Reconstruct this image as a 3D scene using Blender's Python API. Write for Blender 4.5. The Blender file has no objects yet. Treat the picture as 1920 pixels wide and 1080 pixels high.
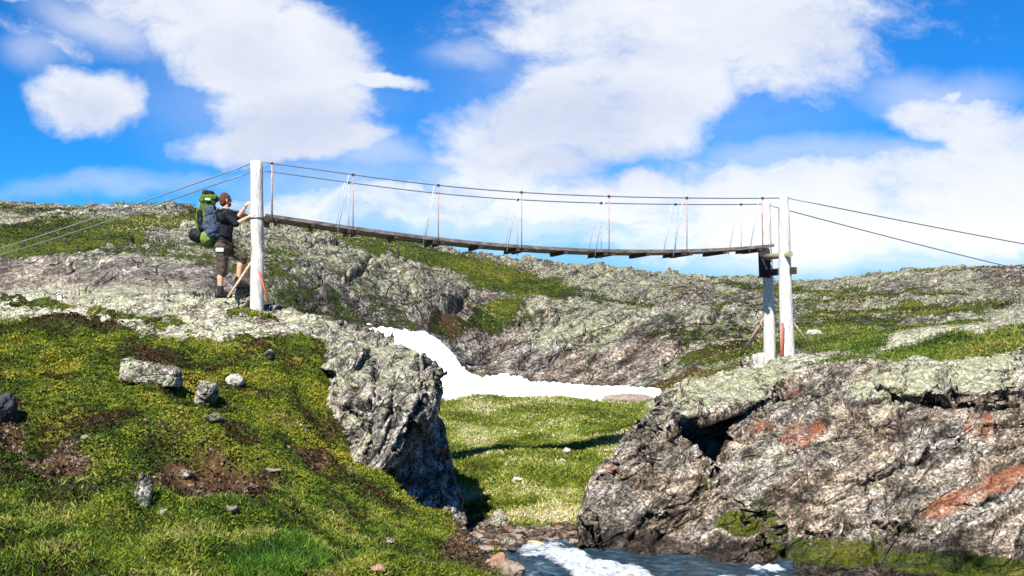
import bpy, bmesh, math, random
import numpy as np
from mathutils import Vector, Matrix
random.seed(7); rng = np.random.default_rng(7)
sc = bpy.context.scene
C = sc.collection
R = math.radians
# ------------------------------------------------------------------ camera, sky, sun, exposure
F = 2059.0; HY = 600.0                      # focal length and horizon row in photo pixels (1920 wide)
cam = bpy.data.objects.new('camera', bpy.data.cameras.new('camera')); C.objects.link(cam)
cam.data.sensor_width = 36; cam.data.lens = 36*F/1920; cam.data.shift_y = (HY-540)/1920
cam.location = (0, 0, 0); cam.rotation_euler = (R(90), 0, 0)
cam.data.clip_start = 0.1; cam.data.clip_end = 8000
sc.camera = cam
SUN_EL, SUN_AZ = 48.0, 201.0                # azimuth clockwise from +Y: behind and left of the camera
sd = Vector((math.sin(R(SUN_AZ))*math.cos(R(SUN_EL)), math.cos(R(SUN_AZ))*math.cos(R(SUN_EL)), math.sin(R(SUN_EL))))
sun = bpy.data.objects.new('sun', bpy.data.lights.new('sun', 'SUN')); C.objects.link(sun)
sun.data.energy = 5.0; sun.data.angle = R(0.5); sun.data.color = (1.0, 0.95, 0.87)
sun.rotation_euler = sd.to_track_quat('Z', 'Y').to_euler()
sc.view_settings.view_transform = 'Standard'; sc.view_settings.look = 'None'
sc.view_settings.exposure = 1.0; sc.view_settings.gamma = 1.0
sc.cycles.max_bounces = 5; sc.cycles.transparent_max_bounces = 4
sc.render.engine = 'CYCLES'

class NT:
    """small helper around a node tree"""
    def __init__(s, tree): s.t = tree; s.n = tree.nodes; s.l = tree.links
    def new(s, ty, ins=None, **kw):
        n = s.n.new(ty)
        for k, v in kw.items(): setattr(n, k, v)
        for k, v in (ins or {}).items():
            if isinstance(v, bpy.types.NodeSocket): s.l.new(v, n.inputs[k])
            else: n.inputs[k].default_value = v
        return n
    def math(s, op, a, b=0.0, clamp=False):
        n = s.new('ShaderNodeMath', {0: a, 1: b}, operation=op, use_clamp=clamp); return n.outputs[0]
    def ramp(s, fac, stops, interp='LINEAR'):
        n = s.new('ShaderNodeValToRGB', {0: fac}); cr = n.color_ramp; cr.interpolation = interp
        while len(cr.elements) < len(stops): cr.elements.new(0.5)
        for e, (p, c) in zip(cr.elements, stops):
            e.position = p; e.color = (c, c, c, 1) if isinstance(c, (int, float)) else (*c, 1)
        return n.outputs[0]
    def noise(s, vec, scale, detail=4, rough=0.55, dist=0.0):
        return s.new('ShaderNodeTexNoise', {'Vector': vec, 'Scale': scale, 'Detail': detail, 'Roughness': rough, 'Distortion': dist}).outputs[0]
    def mix(s, fac, a, b, blend='MIX'):
        n = s.new('ShaderNodeMix', data_type='RGBA', blend_type=blend)
        for i, v in ((0, fac), (6, a), (7, b)):
            if isinstance(v, bpy.types.NodeSocket): s.l.new(v, n.inputs[i])
            else: n.inputs[i].default_value = (*v, 1) if isinstance(v, tuple) and len(v) == 3 else v
        return n.outputs[2]
    def mr(s, v, a, b, c=0.0, d=1.0, smooth=True):
        n = s.new('ShaderNodeMapRange', {0: v, 1: a, 2: b, 3: c, 4: d}, clamp=True)
        n.interpolation_type = 'SMOOTHSTEP' if smooth else 'LINEAR'; return n.outputs[0]

def build_world():
    w = bpy.data.worlds.new('World'); sc.world = w; w.use_nodes = True
    w.node_tree.nodes.clear(); t = NT(w.node_tree)
    sky = t.new('ShaderNodeTexSky'); sky.sky_type = 'NISHITA'; sky.sun_disc = False
    sky.sun_elevation = R(SUN_EL); sky.sun_rotation = R(SUN_AZ); sky.altitude = 900; sky.air_density = 1.0; sky.dust_density = 0.2; sky.ozone_density = 3.0
    co = t.new('ShaderNodeTexCoord').outputs['Generated']
    sx = t.new('ShaderNodeSeparateXYZ', {0: co})
    ay = t.math('MAXIMUM', t.math('ABSOLUTE', sx.outputs[1]), 0.12)
    u = t.math('DIVIDE', sx.outputs[0], ay); v = t.math('DIVIDE', sx.outputs[2], ay)
    uv = t.new('ShaderNodeCombineXYZ', {0: u, 1: v}).outputs[0]
    # warp the layout so that outlines are ragged
    wn = t.new('ShaderNodeTexNoise', {'Vector': uv, 'Scale': 5.0, 'Detail': 5.0, 'Roughness': 0.6})
    wv = t.new('ShaderNodeVectorMath', {0: wn.outputs['Color'], 1: (0.5, 0.5, 0.5)}, operation='SUBTRACT').outputs[0]
    wv = t.new('ShaderNodeVectorMath', {0: wv, 'Scale': 0.085}, operation='SCALE').outputs[0]
    uvw = t.new('ShaderNodeVectorMath', {0: uv, 1: wv}, operation='ADD').outputs[0]
    def ell(px, py, rx, ry, rot=0, wgt=1.0, soft=(0.45, 1.40)):
        m = t.new('ShaderNodeMapping', {'Vector': uvw, 'Location': ((px-960)/F, (HY-py)/F, 0), 'Rotation': (0, 0, R(-rot)), 'Scale': (rx/F, ry/F, 1)}, vector_type='TEXTURE').outputs[0]
        # keep z out of it
        l = t.new('ShaderNodeVectorMath', {0: m}, operation='LENGTH').outputs['Value']
        return t.mr(l, soft[0], soft[1], wgt, 0.0)
    def union(ls):
        a = None
        for e in ls: a = e if a is None else t.math('MAXIMUM', a, e)
        return a
    hard = union([ell(*e) for e in CLOUDS])
    n1 = t.noise(t.new('ShaderNodeMapping', {'Vector': uvw, 'Scale': (1.0, 1.9, 1)}).outputs[0], 8.0, 10, 0.66)
    dens = t.math('ADD', hard, t.math('MULTIPLY', t.math('SUBTRACT', n1, 0.5), 1.9))
    # cloud density; the half behind the camera is made cloudless to weaken fill light
    d1 = t.math('MULTIPLY', t.mr(dens, 0.18, 0.98), 0.97)
    n2 = t.noise(t.new('ShaderNodeMapping', {'Vector': uvw, 'Scale': (1.0, 3.4, 1)}).outputs[0], 4.0, 7, 0.6, 0.4)
    soft = union([ell(*e, soft=(0.1, 1.2)) for e in VEILS])
    d2 = t.math('MULTIPLY', soft, t.mr(n2, 0.30, 0.62, 0.35, 1.0))
    dd = t.math('MULTIPLY', t.math('MAXIMUM', d1, d2, True), t.mr(sx.outputs[1], -0.15, 0.15))
    # blue of the sky: nishita colour, deepened
    blue = t.mix(1.0, sky.outputs[0], (0.085, 0.58, 1.10), 'MULTIPLY')
    hz = t.mr(v, -0.03, 0.15)
    blue = t.mix(hz, (2.0, 4.7, 6.8), blue)
    gr = t.noise(uvw, 9.0, 5, 0.6)
    shade = t.math('MULTIPLY', union([ell(*e, soft=(0.0, 1.3)) for e in GREYS]), t.mr(gr, 0.2, 0.55, 0.45, 1.0))
    tex = t.mr(n1, 0.62, 0.35, 0.0, 0.55)
    base = t.mix(tex, (6.7, 6.95, 7.4), (5.2, 5.7, 6.9))
    base = t.mix(t.mr(v, 0.16, 0.05), base, (7.9, 8.0, 8.2))
    cl = t.mix(t.math('MULTIPLY', shade, 0.85), base, (4.5, 5.0, 6.4))
    col = t.mix(dd, blue, cl)
    up = t.mr(sx.outputs[2], -0.05, 0.0)
    col = t.mix(up, (0.9, 1.0, 0.8), col)
    bg = t.new('ShaderNodeBackground', {'Color': col, 'Strength': 0.068})
    o = t.new('ShaderNodeOutputWorld', {'Surface': bg.outputs[0]})
    w.cycles.sampling_method = 'MANUAL'; w.cycles.sample_map_resolution = 512
CLOUDS = [(340, 15, 240, 75, 8), (410, 90, 200, 100, 32), (570, 115, 165, 105, 20), (545, 205, 175, 90, 0), (540, 268, 205, 45, 0), (705, 160, 105, 22, 12),
          (165, 190, 125, 64, -5), (55, 12, 60, 16, 0, 0.75), (70, 75, 130, 30, 20, .55), (1280, 40, 410, 125, 0), (1490, 95, 190, 112, 5), (1160, 165, 240, 95, -10), (1010, 240, 225, 80, -12), (1130, 245, 225, 68, 0),
          (960, 300, 190, 50, 0), (1250, 190, 130, 70, 0), (1780, 218, 140, 50, 5), (1895, 268, 160, 62, 0), (1778, 172, 38, 18, -20, .8),
          (1560, 400, 560, 112, 0), (1200, 368, 360, 52, -3), (1800, 365, 400, 110, 0), (1000, 345, 260, 40, 0, .8), (760, 385, 330, 48, 0, .85)]
VEILS = [(500, 180, 330, 190, 15, 0.3), (1200, 170, 470, 200, 0, 0.3), (960, 330, 260, 60, 0, 0.8), (700, 300, 160, 40, 0, .55), (620, 360, 260, 90, 0, 0.6), (200, 60, 170, 60, 15, 0.7), (880, 120, 110, 50, 0, 0.5), (1000, 400, 600, 90, 0, 0.75), (1650, 470, 700, 70, 0, 0.9),
         (1500, 300, 500, 50, -3, 0.6), (1750, 180, 200, 60, 0, 0.55), (250, 340, 320, 30, -4, 0.45), (60, 110, 90, 50, 0, 0.45)]
GREYS = [(1100, 225, 270, 75, -5, 1.0), (590, 250, 230, 75, 0, 1.0), (1120, 300, 260, 45, 0, 0.9), (470, 130, 150, 70, 20, 0.55), (170, 205, 110, 45, 0, 0.8), (1500, 70, 190, 80, 0, 0.45), (1250, 110, 200, 40, 0, 0.35), (640, 90, 80, 60, 0, .4)]
build_world()

# ------------------------------------------------------------------ numpy noise
_PERM = rng.permutation(4096).astype(np.int64)
_G = rng.normal(size=(4096, 3)); _G /= np.linalg.norm(_G, axis=1)[:, None]
def _h(ix, iy, iz): return _PERM[(_PERM[(_PERM[ix & 4095]+iy) & 4095]+iz) & 4095]
def perlin(p):
    i = np.floor(p).astype(np.int64); f = p-i; w = f*f*f*(f*(f*6-15)+10); r = 0
    for dx in (0, 1):
        wx = w[:, 0] if dx else 1-w[:, 0]
        for dy in (0, 1):
            wy = w[:, 1] if dy else 1-w[:, 1]
            for dz in (0, 1):
                wz = w[:, 2] if dz else 1-w[:, 2]
                g = _G[_h(i[:, 0]+dx, i[:, 1]+dy, i[:, 2]+dz)]
                r = r + wx*wy*wz*(g[:, 0]*(f[:, 0]-dx)+g[:, 1]*(f[:, 1]-dy)+g[:, 2]*(f[:, 2]-dz))
    return r*1.5
def fbm(p, o=4, gain=0.5, ridge=False):
    a, s, r = 1.0, 1.0, 0
    for k in range(o):
        n = perlin(p*s+17.3*k)
        r = r + a*((1-2*np.abs(n)) if ridge else n); a *= gain; s *= 2.07
    return r
def worley(p):
    """F1, F2 of 3-d cells, and a random number of the nearest cell"""
    i = np.floor(p).astype(np.int64); f1 = np.full(len(p), 9.0); f2 = f1.copy(); idn = np.zeros(len(p))
    for dx in (-1, 0, 1):
        for dy in (-1, 0, 1):
            for dz in (-1, 0, 1):
                h = _h(i[:, 0]+dx, i[:, 1]+dy, i[:, 2]+dz)
                q = i+np.array((dx, dy, dz))+0.5+_G[h]*0.48
                d = np.sqrt(((q-p)**2).sum(1)); c = d < f1
                f2 = np.where(c, f1, np.minimum(f2, d)); idn = np.where(c, h/4096.0, idn); f1 = np.where(c, d, f1)
    return f1, f2, idn
def facets(p, tilt=1.0):
    """angular blocks: every cell has its own height and its own tilted top; returns relief and distance to the joint"""
    i = np.floor(p).astype(np.int64); f1 = np.full(len(p), 9.0); f2 = f1.copy(); val = np.zeros(len(p))
    for dx in (-1, 0, 1):
        for dy in (-1, 0, 1):
            for dz in (-1, 0, 1):
                h = _h(i[:, 0]+dx, i[:, 1]+dy, i[:, 2]+dz); q = i+np.array((dx, dy, dz))+0.5+_G[h]*0.45-p
                d = np.sqrt((q**2).sum(1)); c = d < f1; h2 = _PERM[(h+77) & 4095]
                val = np.where(c, (h2/4096.0-0.5)+tilt*(q*_G[h2]).sum(1), val); f2 = np.where(c, f1, np.minimum(f2, d)); f1 = np.where(c, d, f1)
    return val, f2-f1
def sstep(x, a, b):
    t = np.clip((x-a)/(b-a), 0, 1); return t*t*(3-2*t)
def P(px, py, Y): return Vector(((px-960)/F*Y, Y, (HY-py)/F*Y))
def proj(v): Y = np.maximum(v[:, 1], 0.5); return 960+F*v[:, 0]/Y, HY-F*v[:, 2]/Y
def ellmask(px, py, e):
    cx, cy, rx, ry, rot = e[:5]; a = R(rot); dx, dy = px-cx, py-cy
    X = (dx*math.cos(a)+dy*math.sin(a))/rx; Yq = (-dx*math.sin(a)+dy*math.cos(a))/ry
    return (1-sstep(np.sqrt(X*X+Yq*Yq), 0.55, 1.35))*(e[5] if len(e) > 5 else 1.0)
# ------------------------------------------------------------------ object helpers
def tag(o, label=None, cat=None, group=None, kind=None):
    if label: o['label'] = label
    if cat: o['category'] = cat
    if group: o['group'] = group
    if kind: o['kind'] = kind
    return o
def link(name, me, mat=None, parent=None):
    me.name = name; o = bpy.data.objects.new(name, me); C.objects.link(o)
    if mat and not me.materials: me.materials.append(mat)
    if parent: o.parent = parent; o.matrix_parent_inverse = Matrix.Translation(-parent.location)
    return o
def empty(name, loc, **kw):
    o = bpy.data.objects.new(name, None); C.objects.link(o); o.location = loc; o.empty_display_size = 0.2; return tag(o, **kw)
def np_mesh(name, V, faces, smooth=True, attrs=None):
    """faces: (n,3) or (n,4) array"""
    me = bpy.data.meshes.new(name); V = np.ascontiguousarray(V, np.float32); faces = np.asarray(faces, np.int32); k = faces.shape[1]
    me.vertices.add(len(V)); me.vertices.foreach_set('co', V.ravel())
    me.loops.add(faces.size); me.loops.foreach_set('vertex_index', faces.ravel())
    me.polygons.add(len(faces)); me.polygons.foreach_set('loop_start', np.arange(0, faces.size, k, dtype=np.int32))
    me.polygons.foreach_set('use_smooth', np.full(len(faces), smooth))
    me.update(calc_edges=True)
    for n, a in (attrs or {}).items(): set_attr(me, n, a)
    return me
def set_attr(me, n, a):
    if a.ndim == 1:
        at = me.attributes.new(n, 'FLOAT', 'POINT'); at.data.foreach_set('value', a.astype(np.float32))
    else:
        at = me.attributes.new(n, 'FLOAT_COLOR', 'POINT'); c = np.ones((len(a), 4), np.float32); c[:, :3] = a; at.data.foreach_set('color', c.ravel())
def get_co(me):
    a = np.empty(len(me.vertices)*3, np.float32); me.vertices.foreach_get('co', a); return a.reshape(-1, 3).astype(np.float64)
def get_no(me):
    a = np.empty(len(me.vertices)*3, np.float32); me.vertices.foreach_get('normal', a); return a.reshape(-1, 3).astype(np.float64)
def set_co(me, v): me.vertices.foreach_set('co', np.ascontiguousarray(v, np.float32).ravel()); me.update()
def voxel(bm, size, smooth_it=0, subsurf=False):
    """union of the closed pieces in bm as one continuous mesh"""
    me = bpy.data.meshes.new('t'); bm.to_mesh(me); bm.free(); o = bpy.data.objects.new('t', me); C.objects.link(o)
    m = o.modifiers.new('r', 'REMESH'); m.mode = 'VOXEL'; m.voxel_size = size; m.use_smooth_shade = True
    if smooth_it: s = o.modifiers.new('s', 'SMOOTH'); s.iterations = smooth_it; s.factor = 0.5
    dg = bpy.context.evaluated_depsgraph_get(); out = bpy.data.meshes.new_from_object(o.evaluated_get(dg))
    bpy.data.objects.remove(o); bpy.data.meshes.remove(me); return out
def hull(bm, pts):
    b2 = bmesh.new()
    for p in pts: b2.verts.new(p)
    r = bmesh.ops.convex_hull(b2, input=b2.verts)
    bmesh.ops.delete(b2, geom=[v for v in b2.verts if not v.link_faces], context='VERTS')
    bmesh.ops.recalc_face_normals(b2, faces=b2.faces)
    t = bpy.data.meshes.new('t'); b2.to_mesh(t); b2.free(); bm.from_mesh(t); bpy.data.meshes.remove(t)
def limb(bm, a, b, ra, rb, seg=12, sc_=(1, 1)):
    """tapered capsule"""
    a, b = Vector(a), Vector(b); pts = []; d = (b-a); d = d.normalized() if d.length > 1e-6 else Vector((0, 0, 1)); q = d.to_track_quat('Z', 'Y')
    for c, r, s in ((a, ra, -1), (b, rb, 1)):
        for k in range(5):
            ph = k/4*math.pi/2
            for j in range(seg):
                th = 2*math.pi*j/seg
                pts.append(c+q @ Vector((math.cos(th)*math.cos(ph)*r*sc_[0], math.sin(th)*math.cos(ph)*r*sc_[1], s*math.sin(ph)*r)))
    hull(bm, pts)
def ball(bm, c, r, q=None, seg=14):
    pts = []
    for i in range(1, 9):
        ph = math.pi*i/9
        for j in range(seg):
            th = 2*math.pi*j/seg; v = Vector((math.cos(th)*math.sin(ph)*r[0], math.sin(th)*math.sin(ph)*r[1], math.cos(ph)*r[2]))
            pts.append(Vector(c)+(q @ v if q else v))
    for s in (1, -1):
        v = Vector((0, 0, s*r[2])); pts.append(Vector(c)+(q @ v if q else v))
    hull(bm, pts)
def tube(bm, pts, r, seg=8, cap=True):
    pts = [Vector(p) for p in pts]; rings = []; n = len(pts); rs = r if isinstance(r, (list, tuple)) else [r]*n
    for i, p in enumerate(pts):
        d = (pts[min(i+1, n-1)]-pts[max(i-1, 0)]).normalized(); q = d.to_track_quat('Z', 'Y')
        rings.append([bm.verts.new(p+q @ Vector((math.cos(2*math.pi*k/seg)*rs[i], math.sin(2*math.pi*k/seg)*rs[i], 0))) for k in range(seg)])
    for a, b in zip(rings, rings[1:]):
        for k in range(seg): bm.faces.new((a[k], a[(k+1) % seg], b[(k+1) % seg], b[k])).smooth = True
    if cap: bm.faces.new(rings[0][::-1]); bm.faces.new(rings[-1])
def bar(bm, a, b, w, h, up=(0, 0, 1), side=None):
    """box beam from a to b"""
    a, b = Vector(a), Vector(b); d = (b-a).normalized(); s = Vector(side) if side else d.cross(Vector(up)).normalized(); u = s.cross(d).normalized()
    v = [bm.verts.new(p+s*(w/2*i)+u*(h/2*j)) for p in (a, b) for i, j in ((-1, -1), (1, -1), (1, 1), (-1, 1))]
    for f in ((3, 2, 1, 0), (4, 5, 6, 7), (0, 1, 5, 4), (1, 2, 6, 5), (2, 3, 7, 6), (3, 0, 4, 7)): bm.faces.new([v[i] for i in f])
def obj(name, bm, mat, parent=None, smooth=None):
    bmesh.ops.recalc_face_normals(bm, faces=bm.faces)
    me = bpy.data.meshes.new(name); bm.to_mesh(me); bm.free(); return link(name, me, mat, parent)

# ------------------------------------------------------------------ materials
def mat_new(name):
    m = bpy.data.materials.new(name); m.use_nodes = True; m.node_tree.nodes.clear(); t = NT(m.node_tree)
    b = t.new('ShaderNodeBsdfPrincipled'); b.inputs['Roughness'].default_value = 0.9; b.inputs['Specular IOR Level'].default_value = 0.15
    o = t.new('ShaderNodeOutputMaterial', {'Surface': b.outputs[0]}); return m, t, b
def lsp(t, f): return t.mr(f, 0.36, 0.60, 0.45, 1.25)
def rock_nodes(t, vec, k=1.0, warm=0.5, lichen=0.5, dip=-32, tone=1.0):
    """k scales the detail: 1 = rock seen from 15 m"""
    q = t.new('ShaderNodeMapping', {'Vector': vec, 'Rotation': (0, R(-dip), 0)}).outputs[0]
    st = t.new('ShaderNodeMapping', {'Vector': q, 'Scale': (0.55, 0.75, 1.7)}).outputs[0]
    big = t.noise(st, 1.3*k, 5, 0.6, 0.3)
    mid = t.math('ADD', t.math('MULTIPLY', t.noise(st, 3.6*k, 4, 0.62), 0.62), t.math('MULTIPLY', t.noise(vec, 11*k, 5, 0.7), 0.38))
    fine = t.noise(vec, 26*k, 4, 0.7)
    wr = t.new('ShaderNodeVectorMath', {0: st, 1: t.new('ShaderNodeVectorMath', {0: t.new('ShaderNodeTexNoise', {'Vector': st, 'Scale': 2.0*k, 'Detail': 1.0}).outputs['Color'], 'Scale': 0.22/k}, operation='SCALE').outputs[0]}, operation='ADD').outputs[0]
    ve = t.new('ShaderNodeTexVoronoi', {'Vector': wr, 'Scale': 1.7*k}, feature='DISTANCE_TO_EDGE').outputs['Distance']
    vc = t.new('ShaderNodeSeparateColor', {0: t.new('ShaderNodeTexVoronoi', {'Vector': wr, 'Scale': 1.7*k}).outputs['Color']}).outputs[0]
    joint = t.math('ADD', t.mr(ve, 0.0, 0.045, 0.0, 1.0), t.math('MULTIPLY', vc, 0.5))
    c = t.ramp(mid, [(0.36, (0.012, 0.010, 0.008)), (0.44, (0.06, 0.053, 0.044)), (0.52, (0.16, 0.143, 0.12)), (0.64, (0.44, 0.40, 0.35))])
    c = t.mix(t.mr(big, 0.42, 0.66, 0, warm), c, t.mix(1.0, c, (1.08, 0.86, 0.68), 'MULTIPLY'))
    sp = t.mr(fine, 0.36, 0.64, 0.25, 1.75)
    c = t.mix(1.0, c, t.new('ShaderNodeCombineXYZ', {0: sp, 1: sp, 2: sp}).outputs[0], 'MULTIPLY')
    vo = t.new('ShaderNodeSeparateColor', {0: t.new('ShaderNodeTexVoronoi', {'Vector': vec, 'Scale': 30*k}).outputs['Color']}).outputs[0]
    gv = t.mr(vo, 0.0, 1.0, 0.6, 1.4, False); gvv = t.new('ShaderNodeCombineXYZ', {0: gv, 1: gv, 2: gv}).outputs[0]
    c = t.mix(1.0, c, gvv, 'MULTIPLY')
    # lichen: pale grey-green crust with speckle
    lb = t.noise(st, 2.1*k, 6, 0.6, 0.3); lf = t.noise(vec, 17*k, 7, 0.8)
    at = t.new('ShaderNodeAttribute', attribute_name='lichen').outputs['Fac']
    lm = t.mr(t.math('ADD', t.math('ADD', t.math('MULTIPLY', lb, 0.8), t.math('MULTIPLY', lf, 1.1)), t.math('MULTIPLY', at, 0.45)), 1.18-0.3*lichen, 1.30-0.3*lichen)
    lc = t.ramp(t.noise(vec, 8*k, 4, 0.7), [(0.3, (0.15, 0.17, 0.085)), (0.46, (0.27, 0.29, 0.16)), (0.58, (0.37, 0.37, 0.27)), (0.7, (0.54, 0.52, 0.44))])
    lc = t.mix(1.0, lc, t.new('ShaderNodeCombineXYZ', {0: lsp(t, lf), 1: lsp(t, lf), 2: lsp(t, lf)}).outputs[0], 'MULTIPLY')
    lc = t.mix(0.8, lc, gvv, 'MULTIPLY')
    c = t.mix(t.math('MULTIPLY', lm, 0.85), c, lc)
    # rust patches
    ra = t.new('ShaderNodeAttribute', attribute_name='rust').outputs['Fac']
    rm = t.mr(t.math('ADD', t.noise(st, 7*k, 9, 0.75), t.math('MULTIPLY', ra, 0.25)), 0.64, 0.84)
    c = t.mix(t.math('MULTIPLY', rm, 0.62), c, t.ramp(fine, [(0.3, (0.09, 0.03, 0.014)), (0.55, (0.33, 0.10, 0.04)), (0.75, (0.34, 0.20, 0.12))]))
    # black wet streaks
    h = t.math('ADD', t.math('ADD', t.math('MULTIPLY', mid, 1.1), t.math('MULTIPLY', fine, 0.3)), t.math('MULTIPLY', joint, 0.45))
    if tone != 1.0: c = t.mix(1.0, c, (tone, tone, tone), 'MULTIPLY')
    return c, h
def moss_nodes(t, vec, k=1.0, bright=1.0):
    a = t.noise(vec, 0.55*k, 4, 0.6, 0.4); b = t.noise(vec, 4.5*k, 6, 0.7); f = t.noise(vec, 30*k, 6, 0.8)
    v = t.math('ADD', t.math('MULTIPLY', a, 0.55), t.math('ADD', t.math('MULTIPLY', b, 0.3), t.math('MULTIPLY', f, 0.15)))
    c = t.ramp(v, [(0.38, (0.030, 0.018, 0.008)), (0.44, (0.025, 0.040, 0.006)), (0.50, (0.065, 0.095, 0.010)), (0.57, (0.16, 0.17, 0.016)), (0.66, (0.30, 0.27, 0.05))])
    sp = t.mr(f, 0.36, 0.66, 0.3*bright, 1.75*bright)
    c = t.mix(1.0, c, t.new('ShaderNodeCombineXYZ', {0: sp, 1: sp, 2: sp}).outputs[0], 'MULTIPLY')
    return c, t.math('ADD', t.math('MULTIPLY', b, 0.6), f)
def pos(t): return t.new('ShaderNodeNewGeometry').outputs['Position']
def bump(t, b, h, dist, strength=1.0):
    n = t.new('ShaderNodeBump', {'Height': h, 'Distance': dist, 'Strength': strength}); t.l.new(n.outputs[0], b.inputs['Normal'])
def make_rock(name, k=1.0, warm=0.5, lichen=0.5, bd=0.05, dip=-32, tone=1.0, wet=False):
    m, t, b = mat_new(name); v = pos(t); c, h = rock_nodes(t, v, k, warm, lichen, dip, tone)
    mc, mh = moss_nodes(t, v, 1.0)
    mc = t.mix(1.0, mc, (0.36, 0.38, 0.4), 'MULTIPLY')
    ma = t.new('ShaderNodeAttribute', attribute_name='moss').outputs['Fac']
    mm = t.mr(t.math('ADD', ma, t.math('MULTIPLY', t.math('SUBTRACT', t.noise(v, 5*k, 9, 0.8), 0.5), 2.6)), 0.5, 0.72)
    if wet:                                        # rock splashed wet just above the stream
        wz = t.math('ADD', t.new('ShaderNodeSeparateXYZ', {0: v}).outputs[2], t.math('MULTIPLY', t.noise(v, 2.5, 5, 0.7), -0.5))
        wm = t.mr(wz, -3.30, -3.14, 1.0, 0.0); c = t.mix(wm, c, t.mix(1.0, c, (0.22, 0.20, 0.19), 'MULTIPLY')); t.l.new(t.mr(wm, 0, 1, 0.9, 0.3), b.inputs['Roughness'])
    c = t.mix(mm, c, mc); t.l.new(c, b.inputs['Base Color']); bump(t, b, h, bd); return m
def make_ground(name):
    m, t, b = mat_new(name); v = pos(t)
    sep = t.new('ShaderNodeSeparateXYZ', {0: v}); far = t.mr(sep.outputs[1], 22.0, 40.0)
    cn, hn = rock_nodes(t, v, 1.3, 0.4, 0.72, -25, 1.3); cf, hf = rock_nodes(t, v, 0.40, 0.5, 0.74, -30, 1.0)
    mn, mhn = moss_nodes(t, v, 1.0); mf, mhf = moss_nodes(t, v, 0.32, 1.15)
    rc = t.mix(far, cn, cf); mc = t.mix(far, mn, mf)
    gr = t.new('ShaderNodeAttribute', attribute_name='green').outputs['Fac']
    mc = t.mix(t.math('MULTIPLY', gr, 0.75), mc, t.ramp(t.noise(v, 3.0, 6, 0.75), [(0.35, (0.05, 0.10, 0.012)), (0.5, (0.13, 0.21, 0.022)), (0.62, (0.24, 0.27, 0.05)), (0.75, (0.48, 0.45, 0.22))]))
    di = t.new('ShaderNodeAttribute', attribute_name='dirt').outputs['Fac']
    dm = t.mr(t.math('ADD', di, t.math('MULTIPLY', t.math('SUBTRACT', t.noise(v, 2.5, 6, 0.7), 0.5), 1.2)), 0.4, 0.65)
    dc = t.ramp(t.noise(v, 6, 8, 0.8), [(0.35, (0.02, 0.012, 0.006)), (0.5, (0.10, 0.055, 0.025)), (0.6, (0.22, 0.13, 0.06)), (0.75, (0.42, 0.32, 0.22))])
    ma = t.new('ShaderNodeAttribute', attribute_name='moss').outputs['Fac']
    nf = t.mix(far, t.noise(v, 5, 7, 0.75), t.noise(v, 0.9, 11, 0.82))
    mm = t.mr(t.math('ADD', ma, t.math('MULTIPLY', t.math('SUBTRACT', nf, 0.5), 2.8)), 0.42, 0.60)
    mc = t.mix(dm, mc, dc)
    c = t.mix(mm, rc, mc); t.l.new(c, b.inputs['Base Color'])
    n1 = t.new('ShaderNodeBump', {'Height': t.mix(mm, hn, mhn), 'Distance': 0.05, 'Strength': t.math('SUBTRACT', 1.0, far)})
    n2 = t.new('ShaderNodeBump', {'Height': t.mix(mm, hf, mhf), 'Distance': 0.35, 'Strength': far, 'Normal': n1.outputs[0]})
    t.l.new(n2.outputs[0], b.inputs['Normal']); return m
def simple(name, col, rough=0.8, scale=20, var=0.35, metal=0.0, stretch=(1, 1, 1), bd=0.004):
    m, t, b = mat_new(name); co = t.new('ShaderNodeTexCoord').outputs['Object']
    n = t.noise(t.new('ShaderNodeMapping', {'Vector': co, 'Scale': stretch}).outputs[0], scale, 6, 0.7)
    c = t.ramp(n, [(0.3, tuple(x*(1-var) for x in col)), (0.7, tuple(min(1, x*(1+var)) for x in col))])
    t.l.new(c, b.inputs['Base Color']); b.inputs['Roughness'].default_value = rough; b.inputs['Metallic'].default_value = metal; bump(t, b, n, bd); return m
M_ground = make_ground('ground_heath_and_rock')
M_cliffL = make_rock('grey_lichen_rock', 1.0, 0.12, 0.26, 0.06, -60, 0.95)
M_cliffR = make_rock('brown_banded_rock', 0.95, 0.7, 0.50, 0.07, -32, 1.0, True)
M_stone = make_rock('pale_lichen_stone', 1.6, 0.2, 0.75, 0.03, -20, 1.05)
M_stoneW = simple('white_stone', (0.36, 0.35, 0.30), 0.85, 22, 0.7, bd=0.01)
M_stoneR = simple('reddish_stone', (0.30, 0.17, 0.12), 0.85, 14, 0.5, bd=0.01)
M_stoneB = simple('brown_stone', (0.24, 0.19, 0.15), 0.85, 14, 0.6, bd=0.01)
M_stoneD = simple('dark_stone', (0.045, 0.045, 0.05), 0.85, 14, 0.6, bd=0.01)
M_stoneY = simple('yellowish_stone', (0.42, 0.34, 0.22), 0.85, 14, 0.35, bd=0.01)
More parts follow.
